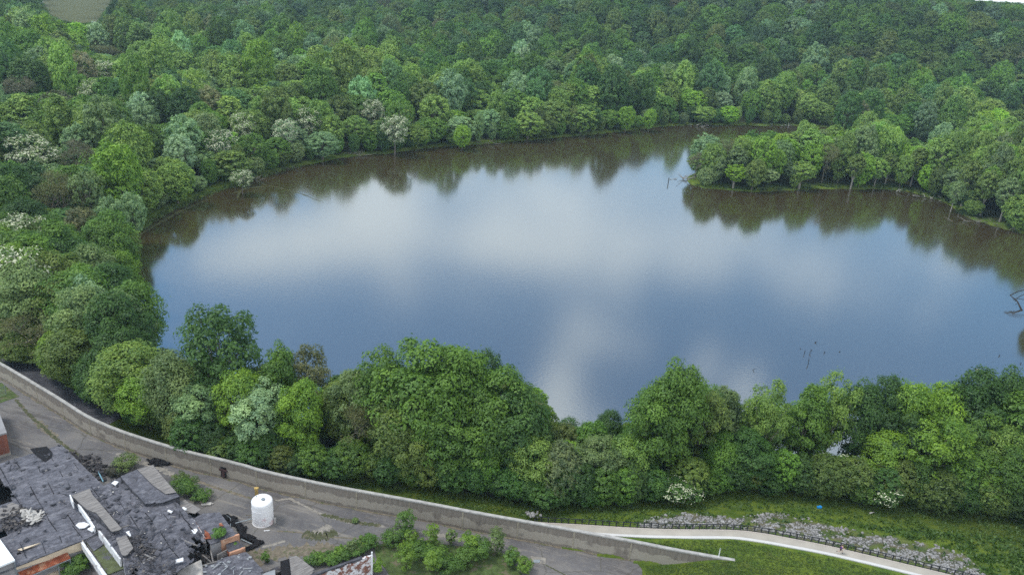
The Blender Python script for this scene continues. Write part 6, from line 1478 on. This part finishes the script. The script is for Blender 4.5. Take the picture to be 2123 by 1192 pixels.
mb.tube([dtb, dtb*.5+E1*.5+[.2, 0, .6], E1], [.30, .2, .12], 7); mb.tube([E1, at(2111, 604, 2.0), at(2140, 597, 3.0)], [.16, .14, .1], 6); mb.tube([E1*.7+dtb*.3, at(2119, 612, 1.2), at(2140, 604, 2.0)], [.12, .1, .07], 6); mb.tube([E1*.6+dtb*.4, at(2110, 619, .6), at(2140, 624, .4)], [.12, .09, .06], 6); mb.tube([E1*.45+dtb*.55, at(2104, 632, -.8)], [.1, .04], 5)
tag(mb.build('fallen_branch', M['dark_wood']), 'dark forked dead branch reaching over the water at the right edge', 'branch')
q = at(2026, 767, WATER_Z); mb = MB(); mb.box(q+[0, 0, .1], (.8, .4, .4)); mb.tube([q+[.3, 0, .2], q+[.7, 0, .5]], [.12, .05], 5); tag(mb.build('floating_debris', M['pale_bark']), 'small pale lump floating near the right bank', 'debris')
# algae
def ribbon(pxs, wd_, seed, label):
    rg = np.random.default_rng(seed); P = resample([at(x, y, WATER_Z+.012) for x, y in pxs], 40); vs = []
    for i, p in enumerate(P):
        d = P[min(i+1, 39)]-P[max(i-1, 0)]; d = d[:2]/np.linalg.norm(d[:2]); nn = np.array([-d[1], d[0]]); f = math.sin(math.pi*(i+.5)/40)**.5
        vs += [(*(p[:2]+nn*wd_*f*rg.uniform(.2, 1)), WATER_Z+.012), (*(p[:2]-nn*wd_*f*rg.uniform(.2, 1)), WATER_Z+.012)]
    mb = MB(); mb.add(vs, [(2*i, 2*i+1, 2*i+3, 2*i+2) for i in range(39)]); tag(mb.build('algae', M['algae']), label, 'algae', kind='stuff')
ribbon([(480, 402), (500, 395), (510, 390), (535, 388), (560, 386)], .7, 1, 'short green algae streak on the brown water at left'); ribbon([(545, 382), (590, 392), (630, 404), (665, 418)], .5, 2, 'thin algae streak trailing into the lake at left')
ribbon([(500, 395), (495, 402), (492, 412)], .6, 3, 'hooked algae streak near the left shore')
ribbon([(275, 496), (320, 468), (370, 440), (430, 414)], .9, 4, 'green scum line along the left shore')
ribbon([(1600, 585), (1700, 600), (1850, 640)], .01, 5, 'hair-thin surface line')
bpy.data.objects.remove(bpy.data.objects[[o.name for o in bpy.data.objects if o.name.startswith('algae')][-1]])
# shore grass fringe on far bank and point
tufts('shore_grass', 3200, [(262, 498), (300, 464), (350, 432), (400, 412), (450, 393), (520, 367), (620, 339), (620, 347), (520, 375), (450, 401), (400, 421), (350, 443), (290, 484)], .5, (.095, .135, .03), 'bright grass strip along the left shore', 6)
tufts('shore_grass', 2200, [(1425, 376), (1450, 380), (1520, 384), (1700, 381), (1830, 380), (1960, 405), (2000, 430), (2000, 448), (1960, 420), (1900, 400), (1830, 390), (1700, 390), (1560, 396), (1460, 390)], .5, (.05, .085, .02), 'grass fringe at the foot of the wooded point', 7)
# litter
q = ground_at(1698, 1053); mb = MB(); mb.box(q+[0, 0, .2], (.75, .4, .3)); mb.box(q+[.25, .1, .3], (.3, .5, .2), Matrix.Rotation(.5, 3, 'Z')); tag(mb.build('blue_litter', M['blue_tarp']), 'small bright blue plastic litter at the edge of the wood', 'litter')
q = ground_at(1807, 1064); mb = MB(); mb.tube([q+[-.5, -.2, .15], q+[.1, 0, .25], q+[.5, .25, .15]], [.15, .1, .08], 5); tag(mb.build('white_debris', M['pale_debris']), 'broken white branch-like debris on the levee grass', 'debris')
for i, (x, y) in enumerate([(2110, 1068), (2118, 1082)]):
    q = ground_at(x, y); mb = MB(); mb.tube([q+[-1.2, 0, .2], q+[0, .2, .35], q+[1.3, .1, .25]], [.08, .07, .04], 5); tag(mb.build('fallen_limb', M['pale_bark']), ['upper pale fallen limb under the trees at the right edge', 'lower pale fallen limb under the trees at the right edge'][i], 'branch')
# things in the clearing far back
for i, (x, y, c) in enumerate([(75, 12, 'white'), (85, 8, 'white'), (195, 52, 'white')]):
    q = at(x, y, 0); mb = MB(); mb.box(q+[0, 0, 1], (5, 3, 1.6)); mb.box(q+[0, 0, 2.1], (3, 2.6, .7)); tag(mb.build('shed', M[c]), ['white speck of a shed left of the muddy clearing', 'second white speck of a shed beside the first', 'tiny white shed at the right side of the muddy clearing'][i], 'shed')

# ------------------------------------------------------------------ air
HAZE = True
if HAZE:
    hm = MB(); hm.prism([(-2230, -330), (2230, -330), (2230, 2640), (-2230, 2640)], -9, 112)
    mt = bpy.data.materials.new('haze'); mt.use_nodes = True; t = NT(mt.node_tree); t.n.clear(); o_ = t.new('ShaderNodeOutputMaterial'); v_ = t.new('ShaderNodeVolumePrincipled')
    v_.inputs['Color'].default_value = (.62, .86, 1, 1); v_.inputs['Density'].default_value = .00011; v_.inputs['Anisotropy'].default_value = .1; t.l.new(v_.outputs[0], o_.inputs['Volume'])
    tag(hm.build('haze', mt), 'thin bluish air', kind='stuff')
